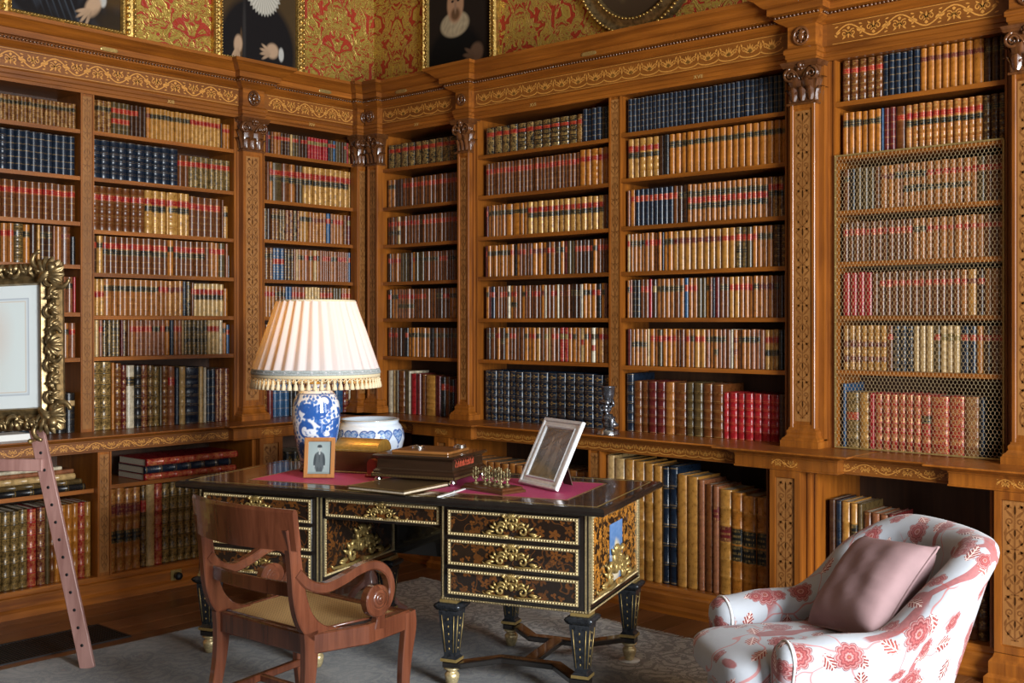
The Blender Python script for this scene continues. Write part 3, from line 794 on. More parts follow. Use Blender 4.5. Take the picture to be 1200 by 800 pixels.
def label_geo(w, h, lab, n=8):
    """title labels as thin leather strips round the spine"""
    out = []
    bulge = min(0.42 * w, 0.016); K = 6
    for q, ch in enumerate(lab):
        if ch == '.': continue
        k = K - 2 - q
        z0 = h * (0.012 + 0.976 * k / K) + 0.004; z1 = h * (0.012 + 0.976 * (k + 1) / K) - 0.004
        mb = MB(); S = []
        for i in range(n + 1):
            a = pi * (0.06 + 0.88 * i / n)
            S.append((w / 2 - (w / 2 + 0.0004) * cos(a), bulge * (1 - sin(a)) - 0.0007))
        mb.v = [(x, y, z) for z in (z0, z1) for x, y in S]
        for i in range(n):
            mb.face((i, i + 1, n + 2 + i, n + 1 + i), 0, True, LC[ch], ((i / n, 0), ((i + 1) / n, 0), ((i + 1) / n, 1), (i / n, 1)), (0.6, 0, 0, 1.0))
        out.append((ch, mb))
    return out
CAMX, CAMY, CAMZ = 6.30, -5.43, 1.60
def pixel(p):
    X, Y = p[0] - CAMX, p[1] - CAMY
    d = -0.6667 * X + 0.7453 * Y
    return 600 + 1324 * (0.7453 * X + 0.6667 * Y) / d, 378 - 1324 * (p[2] - CAMZ) / d
ORD = ['', '1st', '2nd', '3rd'] + ['%dth' % i for i in range(4, 21)] + ['21st', '22nd', '23rd'] + ['%dth' % i for i in range(24, 31)] + ['31st', '32nd', '33rd'] + ['%dth' % i for i in range(34, 50)]
BOOKS = []
def shelf_row(bay, row, rot90, a, b, z, h, txt, p=-0.030, depth=0.17, gap=0.0, seed=0, end='corner', hide=None, pre=None, lay=False):
    """fill a..b (along the wall) with the run of books described by txt"""
    rng = random.Random(hash((bay, row)) % 9999 if False else sum(map(ord, bay + row)) + seed)
    L = parse(txt)
    tot = sum(e['w'] for e in L)
    ws = [e['w'] * rng.uniform(0.93, 1.07) for e in L]; k = (b - a - 0.0006 * len(L)) / sum(ws)
    s = a; n = len(L)
    for i, (e, wq) in enumerate(zip(L, ws)):
        w = wq * k
        hh = h * e['h'] * rng.uniform(0.985, 1.0)
        tint = rng.uniform(0.82, 1.15)
        pos = (i + 1) if end == 'corner' else (n - i)
        BOOKS.append(dict(bay=bay, row=row, rot=rot90, s=s, z=z, w=w, h=hh, d=min(depth, 0.25 if rot90 else 0.25) * rng.uniform(0.92, 1.0), p=p + rng.uniform(-0.005, 0.005),
                          col=e['col'], lab=e['lab'], st=e['st'], pos=pos, end=end, vis=not (hide and hide[0] <= s <= hide[1]), lean=0.0))
        s += w + 0.0006
def uh(px_h, d):  # helper used while measuring: pixel height at depth d
    return px_h * d / 1324
E_ = 'easel'
A_, B_, C_, D_, E2, F_, G_ = 'bay behind the easel', 'bay left unused', 'bay behind the lamp', 'corner bay', 'bay behind the desk', 'bay behind the candlestick', 'wire fronted bay'
def left(bay, a, b, rows, hide=None, end='corner'):
    for name, z, h, txt, kw in rows:
        shelf_row(bay, name, True, a + kw.pop('a', 0), b - kw.pop('b', 0), z, h, txt, end=end, **kw)
def right(bay, a, b, rows, end='corner'):  # darker books ending a row carry the right jamb's shade in their colour
    for name, z, h, txt, kw in rows:
        shelf_row(bay, name, False, a + kw.pop('a', 0), b - kw.pop('b', 0), z, h, txt, end=end, **kw)
T, S2, S3, S4, S5, S6, CR, FC = 'top shelf', 'second shelf', 'third shelf', 'fourth shelf', 'fifth shelf', 'sixth shelf', 'counter row', 'floor cabinet'
Z = LZ['L1']
left('easel side bay', -2.86, -2.192, [
    (T, Z[5], .150, '28n/k#3', {}), (S2, Z[4], .235, '15b#1', {}), (S3, Z[3], .215, '17n/r#1', {}),
    (S4, Z[2], .222, '4n/r 1g/k 1g/k#1*1.5 2t/r 1g/k#2*1.5 1o/k 1d 1y#3*.5 1d/k#1 1d/k#1 1p*.4 1t 1n/m*1.5 1k*.8^.75', {}),
    (S5, Z[1], .210, '14p/k#1 1b*.9^.7 2p/k 1r*.4', {}), (S6, Z[0], .205, '14t/k#1 2g 1t/k 1p/r', {}),
    (CR, .956, .235, '12k/c', dict(b=.004))], end='divider')
Z = LZ['L2']
left('bay between easel and lamp', -2.094, -1.130, [
    (T, Z[5], .195, '4n/k#3*1.2 4g/r.r#1*1.1 2d/r 2d 1o/m 10y/k#1 8y/r#3 1d*.5^.85 2o/r^.84', {}),
    (S2, Z[4], .236, '10b#1*1.5 2n/r^.86 8g/r#3^.86', {}),
    (S3, Z[3], .268, '7n/r#1*1.25 3y/rk#4*1.2 1y/r#3*.4 1y/rk#4*1.8 2y/rk#4 5n/r#1*1.2^.96 1n*.4^.95 1y/k#2^.8', dict(b=.01)),
    (S4, Z[2], .225, '1d/r#1 1y/k#3 12n/rk#1 1o/k#1 6n/rk#1 1n#1 2t/r#1 1g/r#1*1.3 1p*.5 1d*.4^.65', {}),
    (S5, Z[1], .222, '3y/.r#3*.9 1t/k#1*1.7 9t/k#1*1.1 2t/r#1 3t/m#3*1.2 1b#1*.7 1k#3 1n/r*.6^.97 7c/rk#3*1.05^.95 1o^.82', dict(b=.012)),
    (S6, Z[0], .222, '2c#3*.8 1p/r*.8 2k#3 2g/k#2 1m*.5 1d#3 1n*.6 1t/r#1*1.3 4p/r#1 2p/k 1p/r 1o/k 1b 1t/r 1p/r#1*1.1 1c*.4 6g/k.k#2 3c/r#2 1w#3 1o/k^.92 1B/r^.86', {}),
    (CR, .956, .418, '2g#4*1.7 1o*.5^.97 1n#2*1.2^.97 1m#2*.9^.93 1w/k*1.4^.93 1k#1*1.2^.93 1m#3*1.1^.93 1d#3^.92 1g#3*1.1^.9 1g*.5^.9 1n#2*1.2^.9 1p/r#1*1.2^.89 1b*.8^.88 1c#3*1.1^.88 1b#1*2.6^.88 1c#3*.8^.87 1w*.5^.86 2b#1*.9^.83 1m#3*.7^.83 2m#3*1.1^.83', dict(depth=.24))])
Z = LZ['L3']
left('bay behind the lamp', -0.878, -0.100, [
    (T, Z[5], .155, '2y#3*.6 1m*.7 1k/r 1n#1 1t/r#1*1.1 1t/r 3d/r#1 1c#3*.7 2g/r#1 1d 1d/r 1d/r 7r/g#1 1k/r*.7 1g/r 1B/r 2g 1d 1g/r 1r/r*.8 1y#3*.7', {}),
    (S2, Z[4], .265, '1n#1*1.2 1n*.7 1o/rk*.8 1g/rk*2.6 1n/rk*1.9 1t/rk*1.4 1d/rk 1g/rk 9y/rk#4*1.35 1y/r#4*.5', {}),
    (S3, Z[3], .215, '1c/r*.5 1k#3 1d 2n/k#2 2d/k#3 2m#3 1k#3 1m#3*.7 1y/k 1y/k*1.5 1t/k 4t/m#2 1B/r*1.3 1t/k*.7 1t/r 1t/r 1t/r*1.2 1n#1 1m/g#1', {}),
    (S4, Z[2], .218, '3n/k#2*1.1 3B/.r#2*1.1 3d/k#2 1p*.7 1c*.7 2t/k 1p/r*1.5 1t/k*1.4 1c/r 1t/k 1p 4p/r*.6 1t/k 1p/k*1.4 4p/r*.7 1n/k*.7 1B/r*.9', {}),
    (S5, Z[1], .210, '4t/r#1 3n/k#2 2B#1 4p/r 5c#3 4n/r#2 3g 3t/r#1', {}), (S6, Z[0], .205, '7n/r#1 6t/k 5d#2 6p/r#1', dict(hide=(-.9, 0))),
    (CR, .956, .335, '1n#2*1.5 1m/r*1.2 3B#1*1.2 2k 4n#1 3g 1m#2 1n#2 1B*2 1m#2*1.4 1w*.5', dict(depth=.22, hide=(-.7, -.3)))])
Z = LZ['R0']
right('corner bay', 0.212, 0.968, [
    (T, Z[5], .172, '11k/r#4*1.3', {}), (S2, Z[4], .200, '2t/k 2d 16n/r', {}), (S3, Z[3], .200, '3n/r.k 1c/r.k 6n/r 1d/k 12n/r', {}),
    (S4, Z[2], .205, '1d/r 4t/r*.9 3g/k 1d 1o/r 3g/k 5n/k 3n/r 4n/k 1m', {}), (S5, Z[1], .208, '1d/r 2t/k 5p/r.k#1 4n/r 3n 2d/k 2n/r 2o/k 2d', {}),
    (S6, Z[0], .205, '3n/r 2d 1k/r 3o/k 3t/k 1k 5n/k 3n/k', {}),
    (CR, .956, .305, '1w*1.2 1c*.8 1g*.6 1n#1*1.4 1g 1w*.6 1r*1.4^.95 1m^.95 1n#1^.93 1y#1*2.6^.92 2m*.6^.92 1k/r^.9 1n/r^.9 1k/r^.86 1m^.86 1p^.84', dict(depth=.2))])
Z = LZ['R1']
right('bay behind the desk', 1.178, 2.221, [
    (T, Z[5], .182, '11k/r#4*1.6 1n/r#4 4b#1*.8^1.13 2k#1^1.13', {}), (S2, Z[4], .215, '26n/r#1 1o/r#1*1.6^1.05 1o/r#1*1.3^1.05 1o/r#1*1.6^1.05 3o/r*1.2^1.05', {}),
    (S3, Z[3], .208, '1m/r*.6 5t/k*.9 1o/k*1.6 1o/k*2 2o/k 14y/rk#4*1.3 2n', {}),
    (S4, Z[2], .208, '1m/r*.6 7o/k 1o/r 1k 1o/m 1p/r*.6 1n/r*1.2 1n 1n/r*.8 3o/m*1.4 1d/r 1t/r*1.2 1d/k*1.5 1o/k 1m/r 2g 1n/r 4d/r 1o/k 1n/r 3n/r', {}),
    (S5, Z[1], .212, '1o/k 1m/r*.6 1b/r 1o/m 1p*.6 3n/r*.8 1w/k*.6 1o/r.k 1p/r.k 1n 1o/k*1.4 1p/r*.6 1n/k 3n/r 1o/m*1.2 1w*.5 1n 1n/r 1o/r 1w*.4 3n/m 3d/k 1w*.4 2o/k 1o/r*1.3 1k/r*1.2 1o/k*1.3 1p*.5 1m/r#3*1.2', {}),
    (S6, Z[0], .212, '1d/k*1.2 1n/k*1.4 1n/r*.8 1o/r*.8 1d/.k*1.2 1o/k*1.2 2n/r*.9 1n 1n*1.2 1o/k*1.1 2o/r 1y/k*1.2 1n 1t/g 1c*.9 1p/r 1n/r 2r/g#2*1.2 1o/r*.9 1o/k*1.2 1t#1 1c/.r#2 1o/k 1o/r*.8 1w/k.r*.9 1o/k*.8 1t/r#3*1.4 1t/r#3 1n/r#3*1.1', {}),
    (CR, .956, .332, '5b#2*.95 2b#2*1.1 9b#2*1.25', dict(depth=.24, a=-.012))])
Z = LZ['R2']
right('bay behind the candlestick', 2.334, 3.384, [  # dark last books of these rows: jamb shadow put into the binding colour
    (T, Z[5], .206, '36b#1', {}), (S2, Z[4], .236, '5y/rk#3*1.15 1d 1k 18o/k*1.1', {}),
    (S3, Z[3], .218, '1p*.5 1o/r*1.2 8b/r*1.05 1n/r 2d/k 16t/krk 1n/rk 2n/rk#4 1d', {}),
    (S4, Z[2], .226, '1c/r*.7 4t/k*.8 2t/r 1n/r*1.2 1o/r*.6 1b*.5 2o/k 8y/m*1.3 2y/r*1.4 2g/r.k#2*1.2 1g/r 1o/r 3t/k 2d#2*1.5', {}),
    (S5, Z[1], .228, '1o/k*.6 1p/r*.6 2k#1 1n/r 1n/r 1r*.9 1d/g 1t/k*1.2 1t/k 2t/k*1.1 1n/k*1.4 1t/k 1B/r 2t/r 1g 1g*.9 1o/k 1n/m*.6 1b*.5 1m 2n/k 2y/r*1.2 3t/r 1t/k 2t/m 1t/m*1.2 1n/k 2d', {}),
    (S6, Z[0], .218, '1m 4t/.k#1 1c*.6 1o/r*1.3 1t/r 1g/r 3o/r*1.2 2n/m 1o/r*1.4 1t/k 2y/r*1.3 1p/k 1t/k 1t/k.k 2p/k 1n 1w*.6 1t/m.m 1n/k 2t/k 2p/k 1p 3y/r.k#3 2k', {}),
    (CR, .956, .305, '1b#1*1.1^1.14 1n#1*1.3 1n#1*1.1 2m#1*1.3 1t#1*1.3 1n#1*1.7 2g#1*1.2 1n#1*1.3 1n#1*1.5 1r#1*.8^.85 6r#1*1.1^.85 1d*1.2^.86', dict(depth=.24, a=-.008))])
Z = LZ['R3']
right('wire fronted bay', 3.692, 4.506, [  # the dark books closing these rows have the jamb's shadow painted in
    (T, Z[5], .215, '5n/r#2*1.15 6b#1*.88 7o/m*1.05 1o/m*1.35 3d/k', {}), (S2, Z[4], .224, '6o/k 1B*.35 2m#1*.85 1n/r*1.4 11t/rk#2 3d/k#2*1.1', {}),
    (S3, Z[3], .218, '1n/k*1.2 1k 2g*1.1 1g 1n 1t/m*1.3 1o/m*1.1 1t/k 1p/k*.4 4t/k.k*.9 6t/r.k*1.2 1t/r 1g/r*1.2 3n/r', {}),
    (S4, Z[2], .205, '12n/r*.9 2t/k 8t/r*1.05 3n/r', {}), (S5, Z[1], .222, '4r*1.15 1n 12n/r 1t/r 1y/m*1.3 1d/r 2t 1n', {}),
    (S6, Z[0], .228, '7y/.m.m#2*.95 1n/r 3b#2 3c 1g/r 3c/g*.9 1b/r*1.3 1b/r 1o/r*.9 1d/r 2n/r', {}),
    (CR, .956, .292, '1B*.6^1.15 1g/.r#3*2.3 1y#3*1.7 1r*.9 6r#4*1.25 1r/.k#3*1.6 1r#4*2.6 1r#4*2.4 1p#3*2.2 1b*.8', dict(depth=.22, b=.10))])
# floor cabinets
LOWP = 0.155
left('easel side bay', -2.80, -2.192, [(FC, .14, .435, '5g#3*1.2 1r#3*1.35 1m#3*1.25 1g*.7 1n#1*.7 1o#1*.8 2o#1*.9 1o#1*.9 1r#3*1.0 1y#2*.9', dict(p=LOWP, depth=.3))], end='divider')
left('bay between easel and lamp', -2.090, -1.14, [(FC, .14, .490, '4t/m.k#2*1.3 1d#3/r*.9 1c*1.4 1r#3*1.25 6g#4*1.25 4n#2*1.2 3m#3', dict(p=LOWP, depth=.3))])
left('bay behind the lamp', -0.88, -0.10, [(FC, .14, .60, '7k#2*1.2 6d#1*1.2', dict(p=LOWP, depth=.3, hide=(-1, 0)))])
right('corner bay', 0.30, 0.965, [(FC, .14, .52, '12d#1', dict(p=LOWP, depth=.3, hide=(0, 1)))])
right('bay behind the desk', 1.150, 2.20, [(FC, .14, .575, '17t#1^1.0', dict(p=LOWP - .03, depth=.3, hide=(0, 2)))])
right('bay behind the candlestick', 2.318, 3.372, [(FC, .14, .665, '1c*1.4^1.05 1c#1*1.8^1.02 2y#2*1.8^1.02 1y#1*1.6 1y*1.5 1b#1*1.1 1b#1*1.5 1y*1.6^.94 1y*1.8^.94 1p*1.0^.92 1n*1.2^.88 1p/m*1.0^.87 1y/.m#1*1.9^.86 1o/.kk#1*1.8^.84 1o/.kk#1*2.1^.83 1o/.kk#1*1.9^.83', dict(p=LOWP, depth=.33))])
right('wire fronted bay', 3.70, 4.506, [(FC, .14, .575, '1d*.8 1b*.7 1y#1*1.1 1y/k#1*1.0 1g*.6 1n#1^.93 2p^.92 1m*.7^.93 1t#2*1.2^.88', dict(p=LOWP - .02, depth=.33, b=.42)),
    (FC + ' end', .14, .33, '1d#1^.9 1n#1*1.3 1d#2*.8', dict(p=LOWP - .02, depth=.3, a=.60, b=.03))])
# the 300 or so that show largest stand as objects of their own, the rest as one mass
def world_of(b):
    s, p = b['s'] + b['w'] / 2, b['p']
    return (p, s, b['z'] + b['h'] / 2) if b['rot'] else (s, -p, b['z'] + b['h'] / 2)
for b in BOOKS:
    x, y = pixel(world_of(b))
    wv = world_of(b); dd = -0.6667 * (wv[0] - CAMX) + 0.7453 * (wv[1] - CAMY)
    cosv = 0.745 if not b['rot'] else 0.66
    b['area'] = b['w'] * cosv * b['h'] / dd ** 2 * (1.0 if (b['vis'] and -5 < x < 1205 and y < 800) else 0.0)
    if b['bay'] == 'wire fronted bay' and b['row'].startswith(FC): b['area'] *= 0.7
N_LYING = 8
BIG = sorted([b for b in BOOKS if b['area'] > 0], key=lambda b: -b['area'])[:300 - N_LYING]
bigid = {id(b) for b in BIG}
STN = {0: '', 1: 'gilt banded', 2: 'gilt flowered', 3: 'gilt tooled', 4: 'richly gilt'}
BAYN = {'bay between easel and lamp': 'between easel and lamp', 'bay behind the lamp': 'behind the lamp', 'bay behind the desk': 'behind the desk',
        'bay behind the candlestick': 'behind the candlestick', 'corner bay': 'in corner bay', 'wire fronted bay': 'in wire-fronted bay', 'easel side bay': 'behind the easel'}
def book_label(b):
    lab = ''
    l = [LN[c] for c in b['lab'] if c != '.']
    if l: lab = ' with ' + l[0] + ' label'
    st = STN[b['st']] + ' ' if (b['st'] and not l) or b['st'] >= 3 else ''
    size = 'tall ' if b['h'] > 0.4 else ''
    for size_, st_ in ((size, st), (size, ''), ('', '')):
        t = '%s%s%s book%s, %s from %s, %s %s' % (size_, st_, BN[b['col']], lab, ORD[b['pos']], b['end'], b['row'], BAYN[b['bay']])
        if len(t.split()) <= 16: return t
    return t
mass = MB()
for b in BOOKS:
    if id(b) in bigid:
        mb = MB(); book_geo(mb, b['w'], b['h'], b['d'], b['col'], b['lab'], b['st'], True)
        loc = (b['p'], b['s'], b['z']) if b['rot'] else (b['s'], -b['p'], b['z'])
        o = mb.build('book', M['book'], None, loc, L90 if b['rot'] else 0.0)
        tag(o, book_label(b), 'book', 'books on the %s of the %s' % (b['row'], b['bay']))
        t = min(0.003, b['w'] * 0.2)
        pg = MB().box(t, b['w'] - t, min(.42 * b['w'], .016) + 0.004, b['d'] - 0.004, 0.003, b['h'] - 0.004)
        pg.build('page_block', M['paper'], o)
        for ch, lm in label_geo(b['w'], b['h'], b['lab']):
            q = lm.build('title_label', M['book'], o)
            q['label'] = LN[ch] + ' leather title label'
    else:
        loc = (b['p'], b['s'], b['z']) if b['rot'] else (b['s'], -b['p'], b['z'])
        M4 = Matrix.Translation(loc) @ Matrix.Rotation(L90 if b['rot'] else 0.0, 4, 'Z')
        book_geo(mass, b['w'], b['h'], b['d'], b['col'], b['lab'], b['st'], False, M4=M4)
tag(mass.build('books', M['book']), 'several hundred small leather-bound books filling the upper shelves all round the room', 'books', kind='stuff')
print('books', len(BOOKS), 'own', len(BIG), 'mass faces', len(mass.f))
# ---------------------------------------------------------------- paintings on the walls
def ring_rect(mb, w, h, prof, mi=0, smooth=False):
    """picture frame moulding: prof = [(inset, depth)], depth towards -y; outer size w x h, bottom at z = 0, centred on x"""
    P = []
    for x, z in ((0, 0), (1, 0), (1, 1), (0, 1)):
        P.append([((x - 0.5) * w + (t if x == 0 else -t), -d, (t if z == 0 else h - t)) for t, d in prof])
    return mb.quadgrid(P, closed_u=True, closed_v=True, mi=mi, smooth=smooth)
def blob(u, v, cu, cv, ru, rv, soft=0.25, ang=0.0):
    du, dv = u - cu, v - cv
    a, b = du * cos(ang) + dv * sin(ang), -du * sin(ang) + dv * cos(ang)
    r = np.sqrt((a / ru) ** 2 + (b / rv) ** 2)
    return np.clip((1 + soft - r) / (2 * soft), 0, 1)[..., None]
def over(c, m, col):
    return c * (1 - m) + np.array(col) * m
def wob(u, v, k, ph=0.0):
    return (np.sin(u * 17 * k + 3 * np.sin(v * 9 * k + ph)) * np.sin(v * 13 * k + 2 * np.sin(u * 11 * k + ph)))[..., None]
SKIN = (0.40, 0.26, 0.16)
def hand(c, u, v, x, y, s, ang, asp, col=SKIN):
    c = over(c, blob(u, v, x, y, 0.055 * s, 0.045 * s * asp, 0.2, ang), col)
    for i in range(4):
        a = ang - 0.5 + 0.28 * i
        fx = x - (0.060 + 0.008 * (i in (1, 2))) * s * cos(a); fy = y - 0.060 * s * asp * sin(a) - 0.012 * s
        c = over(c, blob(u, v, fx, fy, 0.040 * s, 0.010 * s * asp, 0.3, a), tuple(q * (0.92 - 0.05 * i) for q in col))
    return c
def paint_lady(u, v):
    c = np.ones(u.shape + (3,)) * np.array((0.014, 0.012, 0.012))
    c = c + 0.014 * np.clip(wob(u, v, 1.3), 0, 1) * np.array((0.7, 0.9, 1.2))
    for k in range(7): c = over(c, blob(u, v, 0.12 + 0.07 * k, 0.24 - 0.02 * k, 0.006, 0.16, 0.6, 0.5), (0.040, 0.046, 0.055))
    c = over(c, blob(u, v, 0.93, 0.30, 0.17, 0.16, 0.3, 0.5), (0.060, 0.034, 0.014))
    for k in range(5): c = over(c, blob(u, v, 0.83 + 0.045 * k, 0.31 + 0.02 * k, 0.006, 0.10, 0.4, -0.4), (0.16, 0.09, 0.03))
    c = over(c, blob(u, v, 0.82, 0.195, 0.035, 0.05, 0.2), (0.40, 0.38, 0.34))
    c = hand(c, u, v, 0.73, 0.135, 1.6, 0.75, 0.8)
    c = over(c, blob(u, v, 0.95, 0.05, 0.2, 0.08, 0.4), (0.030, 0.020, 0.012))
    c = over(c, blob(u, v, 0.5, 0.86, 0.09, 0.10, 0.15), SKIN)
    return c
def paint_ruff_lady(u, v):
    c = np.ones(u.shape + (3,)) * np.array((0.060, 0.036, 0.016))
    c = over(c, blob(u, v, 0.48, 0.10, 0.50, 0.42, 0.08), (0.012, 0.010, 0.010))
    c = over(c, blob(u, v, 0.30, 0.22, 0.02, 0.25, 0.5), (0.030, 0.026, 0.024))
    th = np.arctan2(v - 0.60, u - 0.55); r = np.hypot(u - 0.55, (v - 0.60) * 1.1)
    ru = np.clip((0.24 + 0.012 * np.cos(th * 34) - r) * 60, 0, 1)[..., None]
    c = over(c, ru, (0.50, 0.46, 0.38)); c = c * (1 - 0.35 * ru * (0.5 + 0.5 * np.cos(th * 34))[..., None])
    c = over(c, blob(u, v, 0.55, 0.70, 0.13, 0.16, 0.1), SKIN)
    c = over(c, blob(u, v, 0.26, 0.12, 0.018, 0.12, 0.2), (0.07, 0.04, 0.02))
    c = hand(c, u, v, 0.22, 0.115, 1.3, 1.4, 0.9)
    c = over(c, blob(u, v, 0.79, 0.10, 0.035, 0.055, 0.2), (0.42, 0.40, 0.36))
    return hand(c, u, v, 0.67, 0.115, 1.5, 0.1, 0.9)
def paint_ruff_man(u, v):
    c = np.ones(u.shape + (3,)) * np.array((0.020, 0.013, 0.009))
    c = over(c, blob(u, v, 0.42, 0.0, 0.46, 0.36, 0.1), (0.008, 0.007, 0.006))
    c = over(c, blob(u, v, 0.42, 0.36, 0.22, 0.10, 0.12), (0.46, 0.36, 0.22))
    c = c * (1 - 0.30 * blob(u, v, 0.42, 0.36, 0.2, 0.09, 0.1) * (0.5 + 0.5 * wob(u, v, 3)))
    c = over(c, blob(u, v, 0.43, 0.52, 0.13, 0.15, 0.12), (0.40, 0.22, 0.12))
    c = over(c, blob(u, v, 0.43, 0.44, 0.07, 0.05, 0.3), (0.13, 0.065, 0.03))
    c = over(c, blob(u, v, 0.43, 0.50, 0.018, 0.05, 0.4), (0.30, 0.17, 0.10))
    for q in (0.385, 0.475): c = over(c, blob(u, v, q, 0.545, 0.022, 0.010, 0.3), (0.03, 0.02, 0.015))
    c = over(c, blob(u, v, 0.43, 0.66, 0.15, 0.10, 0.2), (0.03, 0.016, 0.008))
    return hand(c, u, v, 0.76, 0.10, 1.9, 0.1, 0.9, (0.15, 0.085, 0.05))
def paint_oval(u, v):
    c = np.ones(u.shape + (3,)) * np.array((0.045, 0.030, 0.016)) + 0.012 * wob(u, v, 0.9)
    c = over(c, blob(u, v, 0.5, 0.10, 0.6, 0.12, 0.3), (0.058, 0.034, 0.017))
    c = over(c, blob(u, v, 0.52, 0.36, 0.10, 0.17, 0.25), (0.17, 0.105, 0.036))
    c = over(c, blob(u, v, 0.68, 0.33, 0.14, 0.035, 0.4, 0.2), (0.14, 0.10, 0.05))
    c = over(c, blob(u, v, 0.36, 0.24, 0.05, 0.10, 0.4), (0.12, 0.075, 0.03))
    return over(c, blob(u, v, 0.52, 0.64, 0.10, 0.13, 0.15), (0.22, 0.14, 0.08))
def wall_painting(label, left_wall, s0, s1, z0, h, fn, fw=0.075, style=0):
    w = s1 - s0; sc = (s0 + s1) / 2
    o = thing('painting', label, 'painting', (RX0 + 0.001, sc, z0) if left_wall else (sc, RY1 - 0.001, z0), L90 if left_wall else 0.0)
    mb = MB()
    ring_rect(mb, w, h, [(0, 0.0), (0, 0.035), (0.008, 0.050), (0.018, 0.052), (0.026, 0.040), (fw * 0.55, 0.030), (fw * 0.72, 0.036), (fw * 0.8, 0.046), (fw * 0.9, 0.044), (fw, 0.026), (fw, 0.0)])
    f = mb.build('frame', M['gold'], o)
    mb = MB(); r = 0.011
    for ins, step, q in ((0.014, 0.034, 1.0), (fw * 0.5, 0.052, 1.5), (fw * 0.86, 0.02, 0.55)):
        for (xa, za, xb, zb) in ((-w / 2 + ins, ins, w / 2 - ins, ins), (-w / 2 + ins, h - ins, w / 2 - ins, h - ins), (-w / 2 + ins, ins, -w / 2 + ins, h - ins), (w / 2 - ins, ins, w / 2 - ins, h - ins)):
            L = math.hypot(xb - xa, zb - za); n = int(L / step)
            for i in range(n + 1):
                t = i / n; hz = abs(xb - xa) > 0.01
                mb.sphere((xa + (xb - xa) * t, -0.040 if q > 1.2 else -0.048, za + (zb - za) * t), r * q, 6, 4, sc=(1.25 if hz else 0.75, 0.7, 0.75 if hz else 1.25))
    stuffpart(mb.build('frame_carving', M['gold'], f))
    P = plane_grid((-w / 2 + fw * 0.9, -0.022, fw * 0.9), (w - 1.8 * fw, 0, 0), (0, 0, h - 1.8 * fw), 150, 190)
    painted('canvas', P, fn, 0.9, o, spec=0.08)
    return o
wall_painting('portrait of a lady in black with one pale hand, gilt frame, above the easel', True, -2.56, -1.666, 3.335, 1.10, paint_lady, 0.105)
wall_painting('portrait of a sitter in black with wide white ruff, gilt frame, above the lamp', True, -1.095, -0.335, 3.355, 1.0, paint_ruff_lady, 0.07)
wall_painting('dark portrait of a bearded man in a cream ruff, gilt frame, by the room corner', False, 0.275, 1.005, 3.366, 1.0, paint_ruff_man, 0.055)
ov = thing('painting', 'dim brown picture in an oval gilt frame above the desk', 'painting', (2.19, RY1 - 0.001, 3.385), 0.0)
def oval(fr, d, n=48, hw=0.50, hh=0.60):
    return [((hw - fr) * cos(t), -d, hh + (hh - fr) * sin(t)) for t in np.linspace(0, 2 * pi, n + 1)[:-1]]
mb = MB()
mb.quadgrid([oval(t, d) for t, d in ((0, 0), (0, 0.03), (0.012, 0.05), (0.03, 0.052), (0.04, 0.036), (0.075, 0.03), (0.10, 0.05), (0.115, 0.05), (0.125, 0.03), (0.125, 0.0))], closed_v=True)
of = mb.build('frame', M['gold_dark'], ov)
mb = MB()
for fr, n, r in ((0.02, 110, 0.011), (0.108, 90, 0.009)):
    for p_ in oval(fr, 0.052, n): mb.sphere(p_, r, 6, 4)
stuffpart(mb.build('frame_carving', M['gold'], of))
t_, q_ = np.meshgrid(np.linspace(0, 2 * pi, 97), np.linspace(0.02, 1, 60), indexing='ij')
P = np.stack([q_ * 0.385 * np.cos(t_), np.full_like(t_, -0.026), 0.60 + q_ * 0.485 * np.sin(t_)], -1)
painted('canvas', P, lambda u, v: paint_oval(0.5 + 0.5 * v * np.cos(u * 2 * pi), 0.5 + 0.5 * v * np.sin(u * 2 * pi)), 0.9, ov, spec=0.08)

# ---------------------------------------------------------------- framed drawing on its easel
CA = atan2(0.6667, 0.7453)                     # direction the easel faces
def at_view(r, d, z): return (CAMX + 0.7453 * r - 0.6667 * d, CAMY + 0.6667 * r + 0.7453 * d, z)
M['mahog'] = wood('pinkish mahogany', (0.23, 0.105, 0.085), (0.43, 0.235, 0.20), 2, 0.34, 0.3)
ez = thing('easel', 'mahogany easel with a row of peg holes holding the gilt-framed drawing', 'easel', at_view(-2.444, 5.23, 0), CA)
def leg_board(x0, y0, x1, y1, z1, w, t, name, holes=True):
    L = Vector((x1 - x0, y1 - y0, z1)); l = L.length
    rot = Vector((0, 0, 1)).rotation_difference(L).to_matrix().to_4x4()
    M4 = Matrix.Translation((x0, y0, 0)) @ rot
    mb = MB().bbox(-w / 2, w / 2, -t / 2, t / 2, 0, l, 0.003); mb.xf(M4)
    o = mb.build(name, M['mahog'], ez)
    if holes:
        n = int((l - 0.15) / 0.083)
        for i in range(n):
            mb = MB().lathe([(0.0075, -0.0006), (0.0075, 0.0006), (0.001, 0.0004)], 10)  # flat black discs: the shade inside the holes put into colour
            mb.xf(M4 @ Matrix.Translation((0, -t / 2, 0.11 + i * 0.083)) @ Matrix.Rotation(pi / 2, 4, 'X'))
            mb.build('peg_hole_shade', M['iron'], o)
    return o
leg_board(0.481, 0.0, 0.03, 0.16, 1.78, 0.068, 0.024, 'leg')
leg_board(-0.481, 0.0, -0.03, 0.16, 1.78, 0.068, 0.024, 'leg')
leg_board(-0.22, 0.38, -0.03, 0.20, 1.80, 0.05, 0.024, 'back_leg', False)
MB().bbox(-0.245, 0.245, 0.055, 0.075, 0.905, 0.962, 0.003).build('crossbar', M['mahog'], ez)
MB().bbox(-0.06, 0.06, 0.135, 0.215, 1.72, 1.82, 0.004).build('head_block', M['mahog'], ez)
